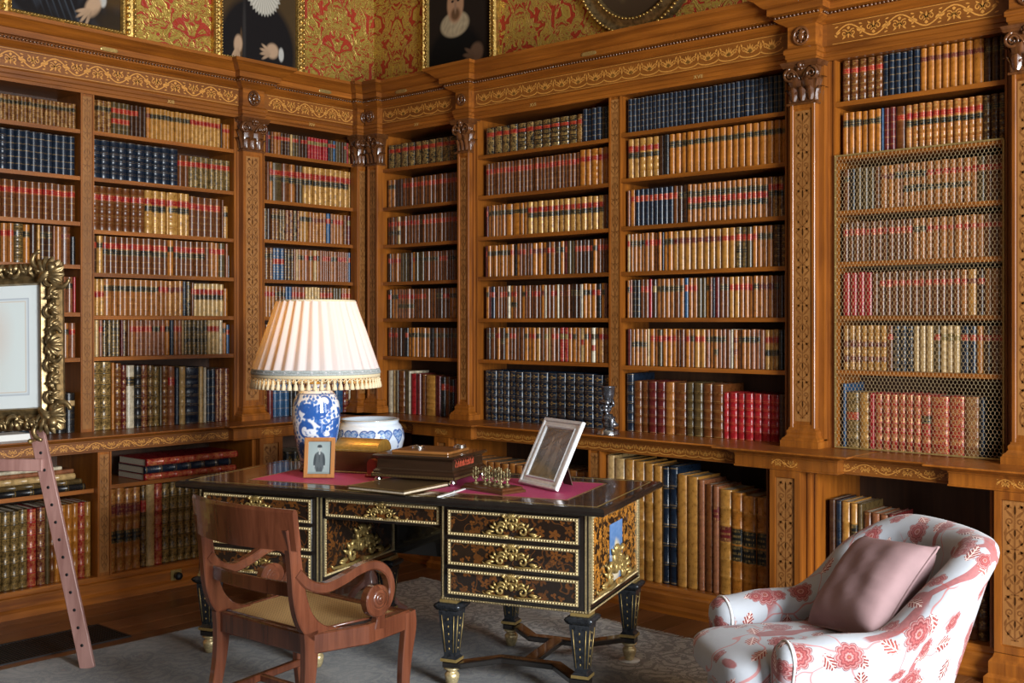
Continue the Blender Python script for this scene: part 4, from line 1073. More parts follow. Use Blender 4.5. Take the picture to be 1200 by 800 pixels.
for sg in (-1, 1):
    mb = MB().lathe([(0.001, 0), (0.006, 0.002), (0.006, 0.075), (0.011, 0.08), (0.012, 0.09), (0.006, 0.1), (0.001, 0.102)], 10)
    mb.xf(Matrix.Translation((sg * 0.215, 0.085, 1.052)) @ Matrix.Rotation(pi / 2, 4, 'X')); mb.build('peg', M['brass'], ez)
FW, FH = 0.79, 0.83
fd = thing('framed_drawing', 'pale drawing in a wide mount and ornate rococo gilt frame standing on the easel', 'picture', at_view(-2.444, 5.25, 1.066), CA)
fd.rotation_euler = (radians(-5), radians(-2.6), CA); fd.rotation_mode = 'XYZ'
def fmoulding(mb):
    ring_rect(mb, FW - 0.05, FH - 0.05, [(0, 0), (0, 0.02), (0.02, 0.045), (0.05, 0.04), (0.07, 0.03), (0.09, 0.045), (0.098, 0.04), (0.104, 0.02), (0.104, 0.0)])
    for i in range(len(mb.v)): x, y, z = mb.v[i]; mb.v[i] = (x, y, z + 0.025)
mb = MB(); fmoulding(mb); ff = mb.build('frame', M['gold_dark'], fd)
mb = MB(); rr = random.Random(5)
def scroll3(cx, cz, R, a0, turn, fat=0.011, y=-0.048, n=22):
    pts = [(x, y - 0.012 * (1 - i / n), z) for i, (x, z) in enumerate(spiral(cx, cz, R, R * 0.16, a0, a0 + turn, n))]
    mb.tube(pts, [fat * (0.45 + 0.75 * sin(pi * min(1, 0.15 + i / n))) for i in range(n + 1)], 5)
def acanth(cx, cz, ang, L, W, y=-0.045):
    tx, tz = cos(ang), sin(ang); P = []
    for i in range(7):
        t = i / 6; ww = W * sin(pi * (0.12 + 0.80 * t)) * (1 if i % 2 else 0.72)
        P.append([(cx + tx * L * t - tz * k * ww, y - 0.016 * sin(pi * t) + 0.008 * abs(k) - (0.010 if abs(k) < .1 else 0), cz + tz * L * t + tx * k * ww) for k in (-0.5, -0.25, 0, 0.25, 0.5)])
    mb.quadgrid(P, smooth=True)
hw, hh = FW / 2 - 0.055, FH / 2 - 0.055; zc = FH / 2
for sx in (-1, 1):
    for sz in (-1, 1):
        cx, cz = sx * hw, zc + sz * hh; dg = atan2(sz, sx)
        for k in (-1.25, -0.8, -0.4, 0, 0.4, 0.8, 1.25): acanth(cx - 0.035 * sx, cz - 0.035 * sz, dg + k * 0.95, 0.098 - 0.012 * abs(k), 0.046, -0.055)
        scroll3(cx - sx * 0.055, cz + sz * 0.028, 0.05, pi / 2 * sz, sx * 5.6 * sz); scroll3(cx + sx * 0.028, cz - sz * 0.055, 0.05, 0 if sx > 0 else pi, -sx * 5.6 * sz)
        mb.sphere((cx, -0.072, cz), 0.026, 10, 6)
        acanth(cx, cz, dg + pi, 0.10, 0.045, -0.06)
def side(px, pz, tx, tz, nx, nz, L):
    """running scrolls along one side; (tx,tz) along, (nx,nz) outward"""
    ta = atan2(tz, tx); na = atan2(nz, nx)
    for q in (-0.5, 0.5):
        for k in range(4):
            t = (0.10 + 0.30 * (k + 0.5) / 4 * 1.9) * (1 if q > 0 else -1) * L * 0.62
            x, z = px + tx * t, pz + tz * t; s_ = 1 if (k % 2 == 0) == (q > 0) else -1
            scroll3(x + nx * 0.012 * s_, z + nz * 0.012 * s_, 0.034, na + s_ * 1.2, s_ * 5.2, 0.0095)
            for a in (-0.8, 0.0, 0.8): acanth(x - nx * 0.022, z - nz * 0.022, na + a + (0.4 if q > 0 else -0.4), 0.052, 0.030)
            acanth(x, z, na + pi + 0.5 * s_, 0.045, 0.022)
            mb.sphere((x + tx * 0.03, -0.055, z + tz * 0.03), 0.009, 6, 4)
    for a in (-1.3, -0.85, -0.42, 0, 0.42, 0.85, 1.3): acanth(px - nx * 0.03, pz - nz * 0.03, na + a, 0.075 - 0.010 * abs(a), 0.034, -0.052)
    for sg in (-1, 1): scroll3(px + sg * tx * 0.05, pz + sg * tz * 0.05, 0.036, na, sg * 5.4)
side(0, zc - hh, 1, 0, 0, -1, FW); side(0, zc + hh, 1, 0, 0, 1, FW); side(hw, zc, 0, 1, 1, 0, FH); side(-hw, zc, 0, 1, -1, 0, FH)
stuffpart(mb.build('frame_carving', M['gold_dark'], ff))
def paint_mount(u, v):
    c = np.ones(u.shape + (3,)) * np.array((0.60, 0.64, 0.63))
    du, dv = np.abs(u - 0.5), np.abs(v - 0.5)
    def band(a, w, col):
        nonlocal c
        e = np.maximum(du - (0.5 - a), (dv - (0.5 - a * 1.0)))
        c = over(c, (np.abs(e) < w)[..., None] * 1.0, col)
    band(0.125, 0.004, (0.33, 0.36, 0.40)); band(0.135, 0.005, (0.48, 0.52, 0.54)); band(0.150, 0.003, (0.50, 0.40, 0.30))
    ins = (np.maximum(du, dv) < 0.345)[..., None] * 1.0
    c = over(c, ins, (0.57, 0.62, 0.60))
    c = over(c, blob(u, v, 0.58, 0.62, 0.10, 0.16, 0.9) * 0.45 * ins, (0.55, 0.36, 0.27))
    c = over(c, blob(u, v, 0.50, 0.38, 0.15, 0.22, 0.8) * 0.30 * ins, (0.52, 0.42, 0.34))
    return over(c, blob(u, v, 0.48, 0.70, 0.07, 0.08, 0.6) * 0.5 * ins, (0.35, 0.25, 0.18))
P = plane_grid((-FW / 2 + 0.115, -0.018, 0.115), (FW - 0.23, 0, 0), (0, 0, FH - 0.23), 160, 170)
painted('drawing', P, paint_mount, 0.6, fd, coat=0.25)
MB().box(-FW / 2 + 0.06, FW / 2 - 0.06, 0.0, 0.012, 0.06, FH - 0.06).build('backing_board', M['oak_back'], fd)

# ---------------------------------------------------------------- the desk
DC, DA = (2.355, -1.691), radians(19.0)
DZ = 0.0066                                      # thickness of the carpet under its feet
desk = thing('desk', 'ebony pedestal desk with flower marquetry, gilt mounts and crimson leather top', 'desk', (*DC, DZ), DA)
def DW(x, y, z=0.8355):                          # desk-local point in the room
    return (DC[0] + x * cos(DA) - y * sin(DA), DC[1] + x * sin(DA) + y * cos(DA), z + DZ)
M['ebony'] = plain('polished ebony', (0.012, 0.0095, 0.008), 0.22, coat=0.5, noise=0.3, nscale=20)
M['pewter'] = plain('dark blued metal and ebony', (0.042, 0.046, 0.052), 0.27, 0.6, noise=0.5, nscale=70)
def marquetry(name, flower, ground, scale, amount=0.62, rough=0.2):
    m, nt = new_mat(name)
    uv = N(nt, 'TexCoord', out=2)
    warp = N(nt, 'TexNoise', {0: uv, 2: 14.0, 3: 2.0}, out=1)
    vec = N(nt, 'VectorMath', {0: N(nt, 'VectorMath', [warp, (0.5, 0.5, 0.5)], operation='SUBTRACT'), 1: (0.03, 0.03, 0), 2: uv}, operation='MULTIPLY_ADD')
    tot = None
    for sc, pet, thr in ((scale, 5.0, amount), (scale * 1.9, 3.0, amount * 0.9)):
        vo = nt.nodes.new('ShaderNodeTexVoronoi'); vo.voronoi_dimensions = '2D'; vo.inputs['Scale'].default_value = sc
        nt.links.new(vec, vo.inputs['Vector'])
        d = N(nt, 'VectorMath', [vec, vo.outputs['Position']], operation='SUBTRACT')
        s = nt.nodes.new('ShaderNodeSeparateXYZ'); nt.links.new(d, s.inputs[0])
        cs = nt.nodes.new('ShaderNodeSeparateColor'); nt.links.new(vo.outputs['Color'], cs.inputs[0])
        r = Mth(nt, 'MULTIPLY', N(nt, 'VectorMath', [d], out=1, operation='LENGTH'), sc)
        th = Mth(nt, 'ADD', Mth(nt, 'ARCTAN2', s.outputs[1], s.outputs[0]), Mth(nt, 'MULTIPLY', cs.outputs[1], 6.28))
        pt = Mth(nt, 'MULTIPLY_ADD', Mth(nt, 'ABSOLUTE', Mth(nt, 'COSINE', Mth(nt, 'MULTIPLY', th, pet / 2))), 0.30, 0.13)
        f = Step(nt, Mth(nt, 'SUBTRACT', r, pt), 0.02, -0.02)
        f = Mth(nt, 'MULTIPLY', f, Step(nt, r, 0.04, 0.07))
        f = Mth(nt, 'MULTIPLY', f, Mth(nt, 'LESS_THAN', cs.outputs[0], thr))
        f = Mth(nt, 'MULTIPLY', f, Mth(nt, 'MULTIPLY_ADD', cs.outputs[2], 0.6, 0.45))
        tot = f if tot is None else Mth(nt, 'MAXIMUM', tot, f)
    n = N(nt, 'TexNoise', {0: uv, 2: 8.0, 3: 2.0})
    stem = Mth(nt, 'MULTIPLY', Step(nt, Mth(nt, 'ABSOLUTE', Mth(nt, 'SUBTRACT', n, 0.5)), 0.014, 0.008), 0.6)
    tot = Mth(nt, 'MAXIMUM', tot, stem)
    c = Mix(nt, tot, Mix(nt, n, ground, tuple(g * 1.8 for g in ground)), flower)
    finish(nt, c, rough, 0.0, tot, 0.08, 0.001, 0.4)
    return m
M['marq'] = marquetry('dark floral marquetry', (0.125, 0.042, 0.009), (0.010, 0.006, 0.004), 17.0, 0.5)
M['marq_side'] = marquetry('bright floral marquetry', (0.46, 0.180, 0.026), (0.016, 0.009, 0.005), 19.0, 0.85)
M['marq_top'] = marquetry('worn table top marquetry', (0.13, 0.055, 0.020), (0.026, 0.013, 0.008), 14.0, 0.85, 0.15)
M['crimson'] = plain('crimson desk leather', (0.50, 0.050, 0.15), 0.55, noise=0.12, nscale=120, bump=0.15)
def panel(x0, x1, z0, z1, y, name, mat, parent, axis='y'):
    mb = MB()
    if axis == 'y': pts = [(x0, y, z0), (x1, y, z0), (x1, y, z1), (x0, y, z1)]
    elif axis == 'x': pts = [(y, x0, z0), (y, x1, z0), (y, x1, z1), (y, x0, z1)]
    else: pts = [(x0, z0, y), (x1, z0, y), (x1, z1, y), (x0, z1, y)]
    mb.v = pts; mb.face((0, 1, 2, 3), 0, False, uv=((x0, z0), (x1, z0), (x1, z1), (x0, z1)))
    return mb.build(name, mat, parent)
def gilt_rect(mb, x0, x1, z0, z1, y, w=0.0075, t=0.006, bead=0.013, axis='y', sgn=-1):
    """gilt moulding round a panel with a pearl row along it"""
    def put(a0, a1, b0, b1):
        if axis == 'y': mb.box(a0, a1, min(y, y + sgn * t), max(y, y + sgn * t), b0, b1)
        else: mb.box(min(y, y + sgn * t), max(y, y + sgn * t), a0, a1, b0, b1)
    put(x0, x1, z0, z0 + w); put(x0, x1, z1 - w, z1); put(x0, x0 + w, z0 + w, z1 - w); put(x1 - w, x1, z0 + w, z1 - w)
    def pearl(a, b):
        c = (a, y + sgn * t, b) if axis == 'y' else (y + sgn * t, a, b)
        mb.sphere(c, w * 0.46, 5, 3)
    for b in (z0 + w / 2, z1 - w / 2):
        n = int((x1 - x0) / bead)
        for i in range(n): pearl(x0 + (i + 0.5) * (x1 - x0) / n, b)
    for a in (x0 + w / 2, x1 - w / 2):
        n = int((z1 - z0) / bead)
        for i in range(n): pearl(a, z0 + (i + 0.5) * (z1 - z0) / n)
def scroll_mount(mb, cx, cz, W, H, y, axis='y', sgn=-1):
    """symmetrical gilt escutcheon: palmette crest over a keyhole shield, C-scrolls and leafy ends"""
    def T3(a, b, o=0.0): return (cx + a, y + sgn * o, cz + b) if axis == 'y' else (y + sgn * o, cx + a, cz + b)
    def tube(p2, r0, r1, o=0.005):
        n = len(p2); mb.tube([T3(a, b, o) for a, b in p2], [1.35 * (r0 + (r1 - r0) * i / (n - 1)) for i in range(n)], 6)
    q = H
    for sg in (-1, 1):
        def m(l): return [(sg * a, b) for a, b in l]
        tube(m(spiral(0.14 * q, 0.30 * q, 0.17 * q, 0.03 * q, -1.9, -1.9 + 6.6, 16)), 0.055 * q, 0.03 * q)
        tube(m(spiral(0.13 * q, -0.02 * q, 0.20 * q, 0.10 * q, 2.6, -0.9, 10)), 0.05 * q, 0.04 * q)
        tube(m(spiral(0.52 * q, -0.18 * q, 0.24 * q, 0.04 * q, 2.6, 2.6 - 7.6, 18)), 0.055 * q, 0.035 * q)
        tube(m([(0.24 * q, -0.05 * q), (0.36 * q, 0.16 * q), (0.50 * q, 0.18 * q), (0.62 * q, 0.08 * q)]), 0.04 * q, 0.05 * q)
        tube(m([(0.16 * q, -0.42 * q), (0.5 * q, -0.45 * q), (0.5 * W - 0.35 * q, -0.40 * q), (0.5 * W - 0.10 * q, -0.38 * q), (0.5 * W, -0.30 * q)]), 0.05 * q, 0.02 * q)
        for a, b, an, l in ((0.78 * q, -0.12 * q, 0.5, 0.30), (0.80 * q, -0.25 * q, 0.0, 0.40), (0.72 * q, -0.02 * q, 1.1, 0.24), (0.30 * q, 0.36 * q, 0.9, 0.24), (0.95 * q, -0.36 * q, 0.25, 0.3)):
            L = l * q
            pts = [T3(sg * (a + L * t * cos(an)), b + L * t * sin(an), 0.004 + 0.006 * sin(pi * t)) for t in np.linspace(0, 1, 5)]
            mb.tube(pts, [0.02 * q, 0.06 * q, 0.07 * q, 0.045 * q, 0.006 * q], 5)
    mb.sphere(T3(0, -0.02 * q, 0.004), 0.13 * q, 8, 5, sc=(1, 0.5, 1.25) if axis == 'y' else (0.5, 1, 1.25))
    for a in (-0.5, -0.25, 0, 0.25, 0.5):
        pts = [T3(0.42 * q * t * sin(a), 0.30 * q + 0.30 * q * t * cos(a), 0.004 + 0.005 * sin(pi * t)) for t in np.linspace(0, 1, 4)]
        mb.tube(pts, [0.03 * q, 0.055 * q, 0.05 * q, 0.01 * q], 5)
SL, SD, ZT = 2.16, 0.90, 0.835
# slab top: moulded edge, marquetry field, leather inset
mb = MB(); P = []
for o_, z in ((0.018, 0.800), (0.006, 0.803), (0.0, 0.810), (0.0, 0.822), (0.004, 0.830), (0.012, ZT)):
    a, b = SL / 2 - o_, SD / 2 - o_
    P.append([(-a, -b, z), (a, -b, z), (a, b, z), (-a, b, z)])
mb.quadgrid(P, closed_v=True, smooth=False, cap0=True, cap1=True)
top = mb.build('desk_top', M['ebony'], desk)
panel(-SL / 2 + 0.05, SL / 2 - 0.05, -SD / 2 + 0.05, SD / 2 - 0.05, ZT + 0.0006, 'marquetry_field', M['marq_top'], top, 'z')
IX0, IX1, IY0, IY1 = -0.775, 0.86, -0.285, 0.262
MB().box(IX0, IX1, IY0, IY1, ZT, ZT + 0.0014).build('leather_inset', M['crimson'], top)
mb = MB()
for x0, x1, y0_, y1_ in ((IX0, IX1, IY0, IY0 + 0.007), (IX0, IX1, IY1 - 0.007, IY1), (IX0, IX0 + 0.007, IY0, IY1), (IX1 - 0.007, IX1, IY0, IY1)):
    mb.box(x0, x1, y0_, y1_, ZT + 0.0005, ZT + 0.0022)
for o_ in (0.045,):
    for x0, x1, y0_, y1_ in ((-SL / 2 + o_, SL / 2 - o_, -SD / 2 + o_, -SD / 2 + o_ + 0.004), (-SL / 2 + o_, SL / 2 - o_, SD / 2 - o_ - 0.004, SD / 2 - o_),
                             (-SL / 2 + o_, -SL / 2 + o_ + 0.004, -SD / 2 + o_, SD / 2 - o_), (SL / 2 - o_ - 0.004, SL / 2 - o_, -SD / 2 + o_, SD / 2 - o_)):
        mb.box(x0, x1, y0_, y1_, ZT + 0.0003, ZT + 0.0016)
mb.build('gilt_line', M['brass'], top)
ZB, ZC, YF, YB = 0.386, 0.7995, -0.385, 0.355
def drawer(x0, x1, z0, z1, yf, mount=True):
    mb = MB().bbox(x0, x1, yf - 0.010, yf + 0.30, z0, z1, 0.003)
    d = mb.build('drawer', M['ebony'], desk)
    panel(x0 + 0.012, x1 - 0.012, z0 + 0.012, z1 - 0.012, yf - 0.0106, 'marquetry_panel', M['marq'], d)
    mb = MB(); gilt_rect(mb, x0 + 0.004, x1 - 0.004, z0 + 0.004, z1 - 0.004, yf - 0.010, 0.012); mb.build('gilt_border', M['brass_bright'], d)
    if mount:
        mb = MB(); scroll_mount(mb, (x0 + x1) / 2, (z0 + z1) / 2, 0.27, (z1 - z0) * 0.84, yf - 0.0110); mb.build('scroll_mount', M['brass'], d)
    return d
def pedestal(x0, x1, side_r, side_l):
    mb = MB(); mb.box(x0, x1, YF, YB, ZB, ZC)
    p = mb.build('pedestal', M['ebony'], desk)
    mb = MB()
    for x in (x0 + 0.007, x1 - 0.007 - 0.007):
        gilt_rect(mb, x, x + 0.007, ZB + 0.01, ZC - 0.005, YF, 0.007, 0.004, 0.011)
    gilt_rect(mb, x0 + 0.004, x1 - 0.004, ZB + 0.002, ZB + 0.011, YF, 0.009, 0.005, 0.012)
    for xs, sg in ((x1, 1), (x0, -1)):
        gilt_rect(mb, YF + 0.008, YF + 0.015, ZB + 0.01, ZC - 0.005, xs, 0.007, 0.004, 0.011, 'x', sg)
        gilt_rect(mb, YB - 0.015, YB - 0.008, ZB + 0.01, ZC - 0.005, xs, 0.007, 0.004, 0.011, 'x', sg)
        gilt_rect(mb, YF + 0.006, YB - 0.006, ZB + 0.002, ZB + 0.011, xs, 0.009, 0.005, 0.012, 'x', sg)
    mb.build('gilt_border', M['brass_bright'], p)
    H = (ZC - ZB - 0.028) / 3
    for k in range(3):
        drawer(x0 + 0.036, x1 - 0.036, ZB + 0.022 + k * H + 0.004, ZB + 0.022 + (k + 1) * H - 0.008, YF)
    for xs, sg, mt in ((x1, 1, side_r), (x0, -1, side_l)):
        a, b = (YF + 0.045, YB - 0.045)
        sp_ = panel(a, b, ZB + 0.04, ZC - 0.02, xs + sg * 0.0008, 'side_panel', mt, desk, 'x')
        if sg < 0: sp_.data.flip_normals()
        mb = MB(); gilt_rect(mb, a - 0.006, b + 0.006, ZB + 0.034, ZC - 0.014, xs, 0.010, 0.006, 0.012, 'x', sg); mb.build('gilt_border', M['brass_bright'], sp_)
        mb = MB(); scroll_mount(mb, (a + b) / 2, ZB + 0.125, 0.56, 0.17, xs + sg * 0.002, 'x', sg); mb.build('scroll_mount', M['brass'], sp_)
    return p
pedestal(0.31, 0.99, M['marq_side'], M['marq'])
pedestal(-0.99, -0.31, M['marq'], M['marq_side'])
def paint_enamel(u, v):
    c = np.ones(u.shape + (3,)) * np.array((0.10, 0.20, 0.40)) * (0.75 + 0.4 * v[..., None])
    c = c + 0.03 * wob(u, v, 2.0)
    for x, y, a, b in ((0.5, 0.28, 0.22, 0.26), (0.35, 0.42, 0.16, 0.10), (0.62, 0.50, 0.16, 0.14), (0.5, 0.60, 0.10, 0.10), (0.42, 0.12, 0.3, 0.12)):
        c = over(c, blob(u, v, x, y, a, b, 0.5), (0.60, 0.52, 0.36))
    return c
P = plane_grid((0.9925, -0.105, 0.455), (0, 0.185, 0), (0, 0, 0.255), 40, 50)
painted('enamel_plaque', P, paint_enamel, 0.25, desk, coat=0.5)['label'] = 'blue enamel plaque with pale figure'
MB().box(-0.31, 0.31, YF + 0.035, YB, 0.690, ZC).build('apron', M['ebony'], desk)
drawer(-0.295, 0.295, 0.700, ZC - 0.012, YF + 0.035)
MB().box(-0.31, 0.31, YB - 0.03, YB - 0.01, ZB + 0.02, 0.690).build('kneehole_back', M['ebony'], desk)
def desk_leg(x, y):
    mb = MB(); P = []
    def sq(h, z, n=6):
        pts = []
        for i in range(4 * n):
            t = i / n; k = int(t); f = t - k
            a, b = [((-1 + 2 * f), -1), (1, (-1 + 2 * f)), ((1 - 2 * f), 1), (-1, (1 - 2 * f))][k]
            g = 1 - 0.06 * (i % 2) * (h > 0.046)
            pts.append((x + a * h * g, y + b * h * g, z))
        return pts
    for h, z in ((0.030, 0.110), (0.036, 0.113), (0.036, 0.128), (0.028, 0.136), (0.026, 0.142), (0.044, 0.330), (0.044, 0.338)): P.append(sq(h, z))
    mb.quadgrid(P, closed_v=True, smooth=False, cap0=True, cap1=True)
    l = mb.build('leg', M['pewter'], desk)
    mb = MB(); mb.quadgrid([sq(h, z, 8) for h, z in ((0.040, 0.336), (0.050, 0.342), (0.058, 0.352), (0.062, 0.362), (0.056, 0.370), (0.046, 0.374))], closed_v=True, smooth=True, cap0=True, cap1=True)
    mb.build('leg_capital', M['pewter'], l)
    mb = MB(); mb.box(x - 0.04, x + 0.04, y - 0.04, y + 0.04, 0.373, 0.387); mb.box(x - 0.0385, x + 0.0385, y - 0.0385, y + 0.0385, 0.1145, 0.127)
    for sx, sy in ((0, -1), (1, 0), (0, 1), (-1, 0)):
        for e in (-1, 1):
            for k in range(2):
                za, zb = 0.155, 0.318; ha, hb = 0.0265 + 0.018 * (za - .142) / .188, 0.0265 + 0.018 * (zb - .142) / .188
                ia, ib = ha * 0.68, hb * 0.68
                if k == 0:
                    pa = (x + sx * ha + (-sy if sy else 0) * e * ia + (0 if sy else 0), y + sy * ha + (sx * e * ia), za); pb = (x + sx * hb + (-sy) * e * ib, y + sy * hb + sx * e * ib, zb)
                    mb.tube([pa, pb], 0.0018, 4)
    for k in range(5):
        z = 0.17 + 0.033 * k; h = 0.0265 + 0.018 * (z - .142) / .188
        for sx, sy in ((0, -1), (1, 0)): mb.sphere((x + sx * h, y + sy * h, z), 0.0035, 6, 4, sc=(1 if sy else .4, .4 if sy else 1, 1.6))
    mb.build('brass_inlay', M['brass'], l)
    def fluted(t, z): return 1 + 0.05 * cos(8 * t + z * 90)
    mb = MB().lathe([(0.012, 0.0), (0.020, 0.004), (0.026, 0.02), (0.031, 0.040), (0.032, 0.054), (0.026, 0.062), (0.018, 0.066), (0.030, 0.074), (0.036, 0.080), (0.030, 0.084)], 24, (x, y, 0), rmod=fluted)
    mb.build('foot', M['brass_bright'], l)
for xc in (-0.65, 0.65):
    for sx in (-1, 1):
        for y in (-0.350, 0.320): desk_leg(xc + sx * 0.303, y)
    for y, sg in ((-0.350, 1), (0.320, -1)):
        pts = [(xc - 0.335, y), (xc - 0.27, y), (xc - 0.13, y + sg * 0.15), (xc + 0.13, y + sg * 0.15), (xc + 0.27, y), (xc + 0.335, y)]
        mb = MB(); mb.bar([(a, b, 0.0975) for a, b in pts], 0.062, 0.025)
        st = mb.build('stretcher', M['ebony'], desk)
        mb = MB(); mb.ribbon(pts, 0.040, lambda a, b: (a, b, 0.1106))
        for i in range(len(mb.uv)): mb.uv[i] = ((i * .06, 0), (i * .06, .04), (i * .06 + .06, .04), (i * .06 + .06, 0))
        mb.build('marquetry_panel', M['marq_top'], st)
    MB().bbox(xc - 0.033, xc + 0.033, -0.20, 0.17, 0.0855, 0.1095, 0.003).build('stretcher', M['ebony'], desk)
    panel(xc - 0.022, xc + 0.022, -0.19, 0.16, 0.1101, 'marquetry_panel', M['marq_top'], desk, 'z')
# ---------------------------------------------------------------- rug, floor grille, bell push
def rug_mat():
    m, nt = new_mat('worn grey carpet pile')
    co = N(nt, 'TexCoord', out=3)
    s = nt.nodes.new('ShaderNodeSeparateXYZ'); nt.links.new(co, s.inputs[0])
    big = N(nt, 'TexNoise', {0: co, 2: 1.3, 3: 4.0, 4: 0.6})
    v = nt.nodes.new('ShaderNodeTexVoronoi'); v.voronoi_dimensions = '2D'; v.inputs['Scale'].default_value = 6.0
    warp = N(nt, 'TexNoise', {0: co, 2: 5.0, 3: 3.0}, out=1)
    vec = N(nt, 'VectorMath', {0: warp, 1: (0.16, 0.16, 0), 2: co}, operation='MULTIPLY_ADD')
    nt.links.new(vec, v.inputs['Vector'])
    d = v.outputs['Distance']
    ring = Mth(nt, 'SINE', Mth(nt, 'MULTIPLY', d, 19.0))
    n2 = N(nt, 'TexNoise', {0: vec, 2: 17.0, 3: 3.0, 4: 0.6})
    mot = Mth(nt, 'MULTIPLY', Step(nt, ring, 0.35, 0.7), 0.8)
    vein = Step(nt, Mth(nt, 'ABSOLUTE', Mth(nt, 'SUBTRACT', n2, 0.5)), 0.035, 0.012)
    mo = Mth(nt, 'MAXIMUM', mot, vein)
    # field (slate) and pale border at the far edge
    bx = Step(nt, s.outputs[1], 1.35, 1.45)
    field = Mix(nt, big, (0.062, 0.060, 0.055), (0.19, 0.172, 0.148))
    bord = Mix(nt, big, (0.32, 0.29, 0.245), (0.50, 0.45, 0.375))
    base = Mix(nt, bx, field, bord)
    ink = Mix(nt, bx, (0.030, 0.034, 0.042), (0.075, 0.062, 0.055))
    c = Mix(nt, Mth(nt, 'MULTIPLY', mo, 0.8), base, ink)
    c = Mix(nt, Mth(nt, 'MULTIPLY', Step(nt, v.outputs['Distance'], 0.07, 0.03), 0.5), c, (0.16, 0.075, 0.055))
    c = Mix(nt, Mth(nt, 'MULTIPLY', Step(nt, big, 0.52, 0.62), 0.35), c, (0.23, 0.22, 0.20))
    pile = N(nt, 'TexNoise', {0: co, 2: 420.0, 3: 2.0})
    c = Mix(nt, 1.0, c, Ramp(nt, pile, [(0.2, 0.72), (0.8, 1.18)]), 'MULTIPLY')
    finish(nt, c, 0.95, 0.0, pile, 0.5, 0.004, sheen=0.2)
    return m
RX, RY, RA = 3.02, -2.62, radians(-1.5)
rug = MB()
nx_, ny_ = 70, 70; W2, D2 = 1.93, 2.03
P = []
for i in range(nx_ + 1):
    r_ = []
    for j in range(ny_ + 1):
        x = -W2 + 2 * W2 * i / nx_; y = -D2 + 2 * D2 * j / ny_
        ed = (i in (0, nx_)) or (j in (0, ny_))
        wv = 0.006 * sin(7 * y + 1) * (i in (0, nx_)) + 0.006 * sin(9 * x) * (j in (0, ny_))
        r_.append((x + (wv if i in (0, nx_) else 0), y + (wv if j in (0, ny_) else 0), 0.0008 if ed else 0.0050 + 0.0012 * sin(x * 4.1 + y * 2.2)))
    P.append(r_)
rug.quadgrid(P, smooth=True)
rg = rug.build('rug', rug_mat(), None, (RX, RY, 0.0), RA)
tag(rg, 'large worn grey patterned carpet under the desk and both chairs', 'rug')
mb = MB(); rr = random.Random(3)
for j in range(300):
    x = -W2 + 2 * W2 * (j + 0.5) / 300
    mb.tube([(x, D2 - 0.003, 0.003), (x + rr.uniform(-.006, .006), D2 + 0.02, 0.002), (x + rr.uniform(-.012, .012), D2 + 0.038, 0.0015)], 0.0014, 3)
stuffpart(mb.build('fringe', plain('carpet fringe', (0.42, 0.38, 0.32), 0.9), rg))
gg = thing('floor_grille', 'black iron heating grille let into the floorboards by the left bookcase', 'grille', (0.84, -2.95, 0.0))
mb = MB()
for x0, x1, y0_, y1_ in ((-.17, .17, -.52, -.505), (-.17, .17, .505, .52), (-.17, -.155, -.505, .505), (.155, .17, -.505, .505)): mb.box(x0, x1, y0_, y1_, 0.0002, 0.006)
mb.build('frame', M['iron'], gg)
MB().box(-.155, .155, -.505, .505, 0.0002, 0.0012).build('duct_shade', plain('painted duct shade', (0.004, 0.004, 0.004), 0.9), gg)  # thin black sheet: the shade below the slats put into its colour
for i in range(60):
    y = -.495 + .99 * i / 59
    if i == 0: b0_ = MB().box(-.155, .155, -.004, .004, 0.0013, 0.005).build('slat', M['iron'], gg); o = b0_
    else: o = b0_.copy(); COL.objects.link(o)
    o.parent = gg; o.location = (0, y, 0)
bp = thing('bell_push', 'round black knob on a square brass plate on the skirting left of the desk', 'bell push', (0.2235, -1.69, 0.072), L90)
MB().bbox(-.036, .036, -.006, 0, -.036, .036, .002).build('plate', M['brass'], bp)
mb = MB().lathe([(0.008, 0), (0.008, 0.012), (0.018, 0.016), (0.024, 0.026), (0.022, 0.038), (0.012, 0.046), (0.001, 0.048)], 16)
mb.xf(Matrix.Translation((0, -0.005, 0)) @ Matrix.Rotation(pi / 2, 4, 'X')); mb.build('knob', M['iron'], bp)

# ---------------------------------------------------------------- books lying flat
def lying(label, rot90, s, z, L, t, d, col, st, p, yaw=0.0, group=None, vis=True):
    mb = MB(); book_geo(mb, t, L, d, col, '', st, True)
    mb.xf(Matrix.Rotation(pi / 2, 4, 'Y') )          # height axis now along the wall
    for i in range(len(mb.v)): x, y, zz = mb.v[i]; mb.v[i] = (x, y, zz + t)
    M4 = Matrix.Rotation(yaw, 4, 'Z')
    mb.xf(M4)
    loc = (p, s, z) if rot90 else (s, -p, z)
    o = mb.build('book', M['book'], None, loc, L90 if rot90 else 0.0)
    tag(o, label, 'book', group)
    pg = MB().box(0.004, L - 0.004, min(.3 * t, .012) + .004, d - .004, .003, t - .003); pg.xf(M4); pg.build('page_block', M['paper'], o)
    return o
zz = 0.655
for lab, L, t, d, c, st, ds in (('red gilt-tooled folio lying at the bottom of the three-book pile beside the desk', .50, .040, .32, 'r', 3, 0), ('navy folio with gilt bands lying between two red folios beside the desk', .47, .044, .32, 'b', 1, 0.0),
                                ('red gilt-tooled folio lying on top of the three-book pile beside the desk', .50, .044, .33, 'r', 3, .012)):
    lying(lab, True, -1.985 + ds + .12, zz, L * 1.28, t, d, c, st, LOWP + 0.02, 0.0, 'folios lying on the shelf beside the desk'); zz += t
zz = 0.645
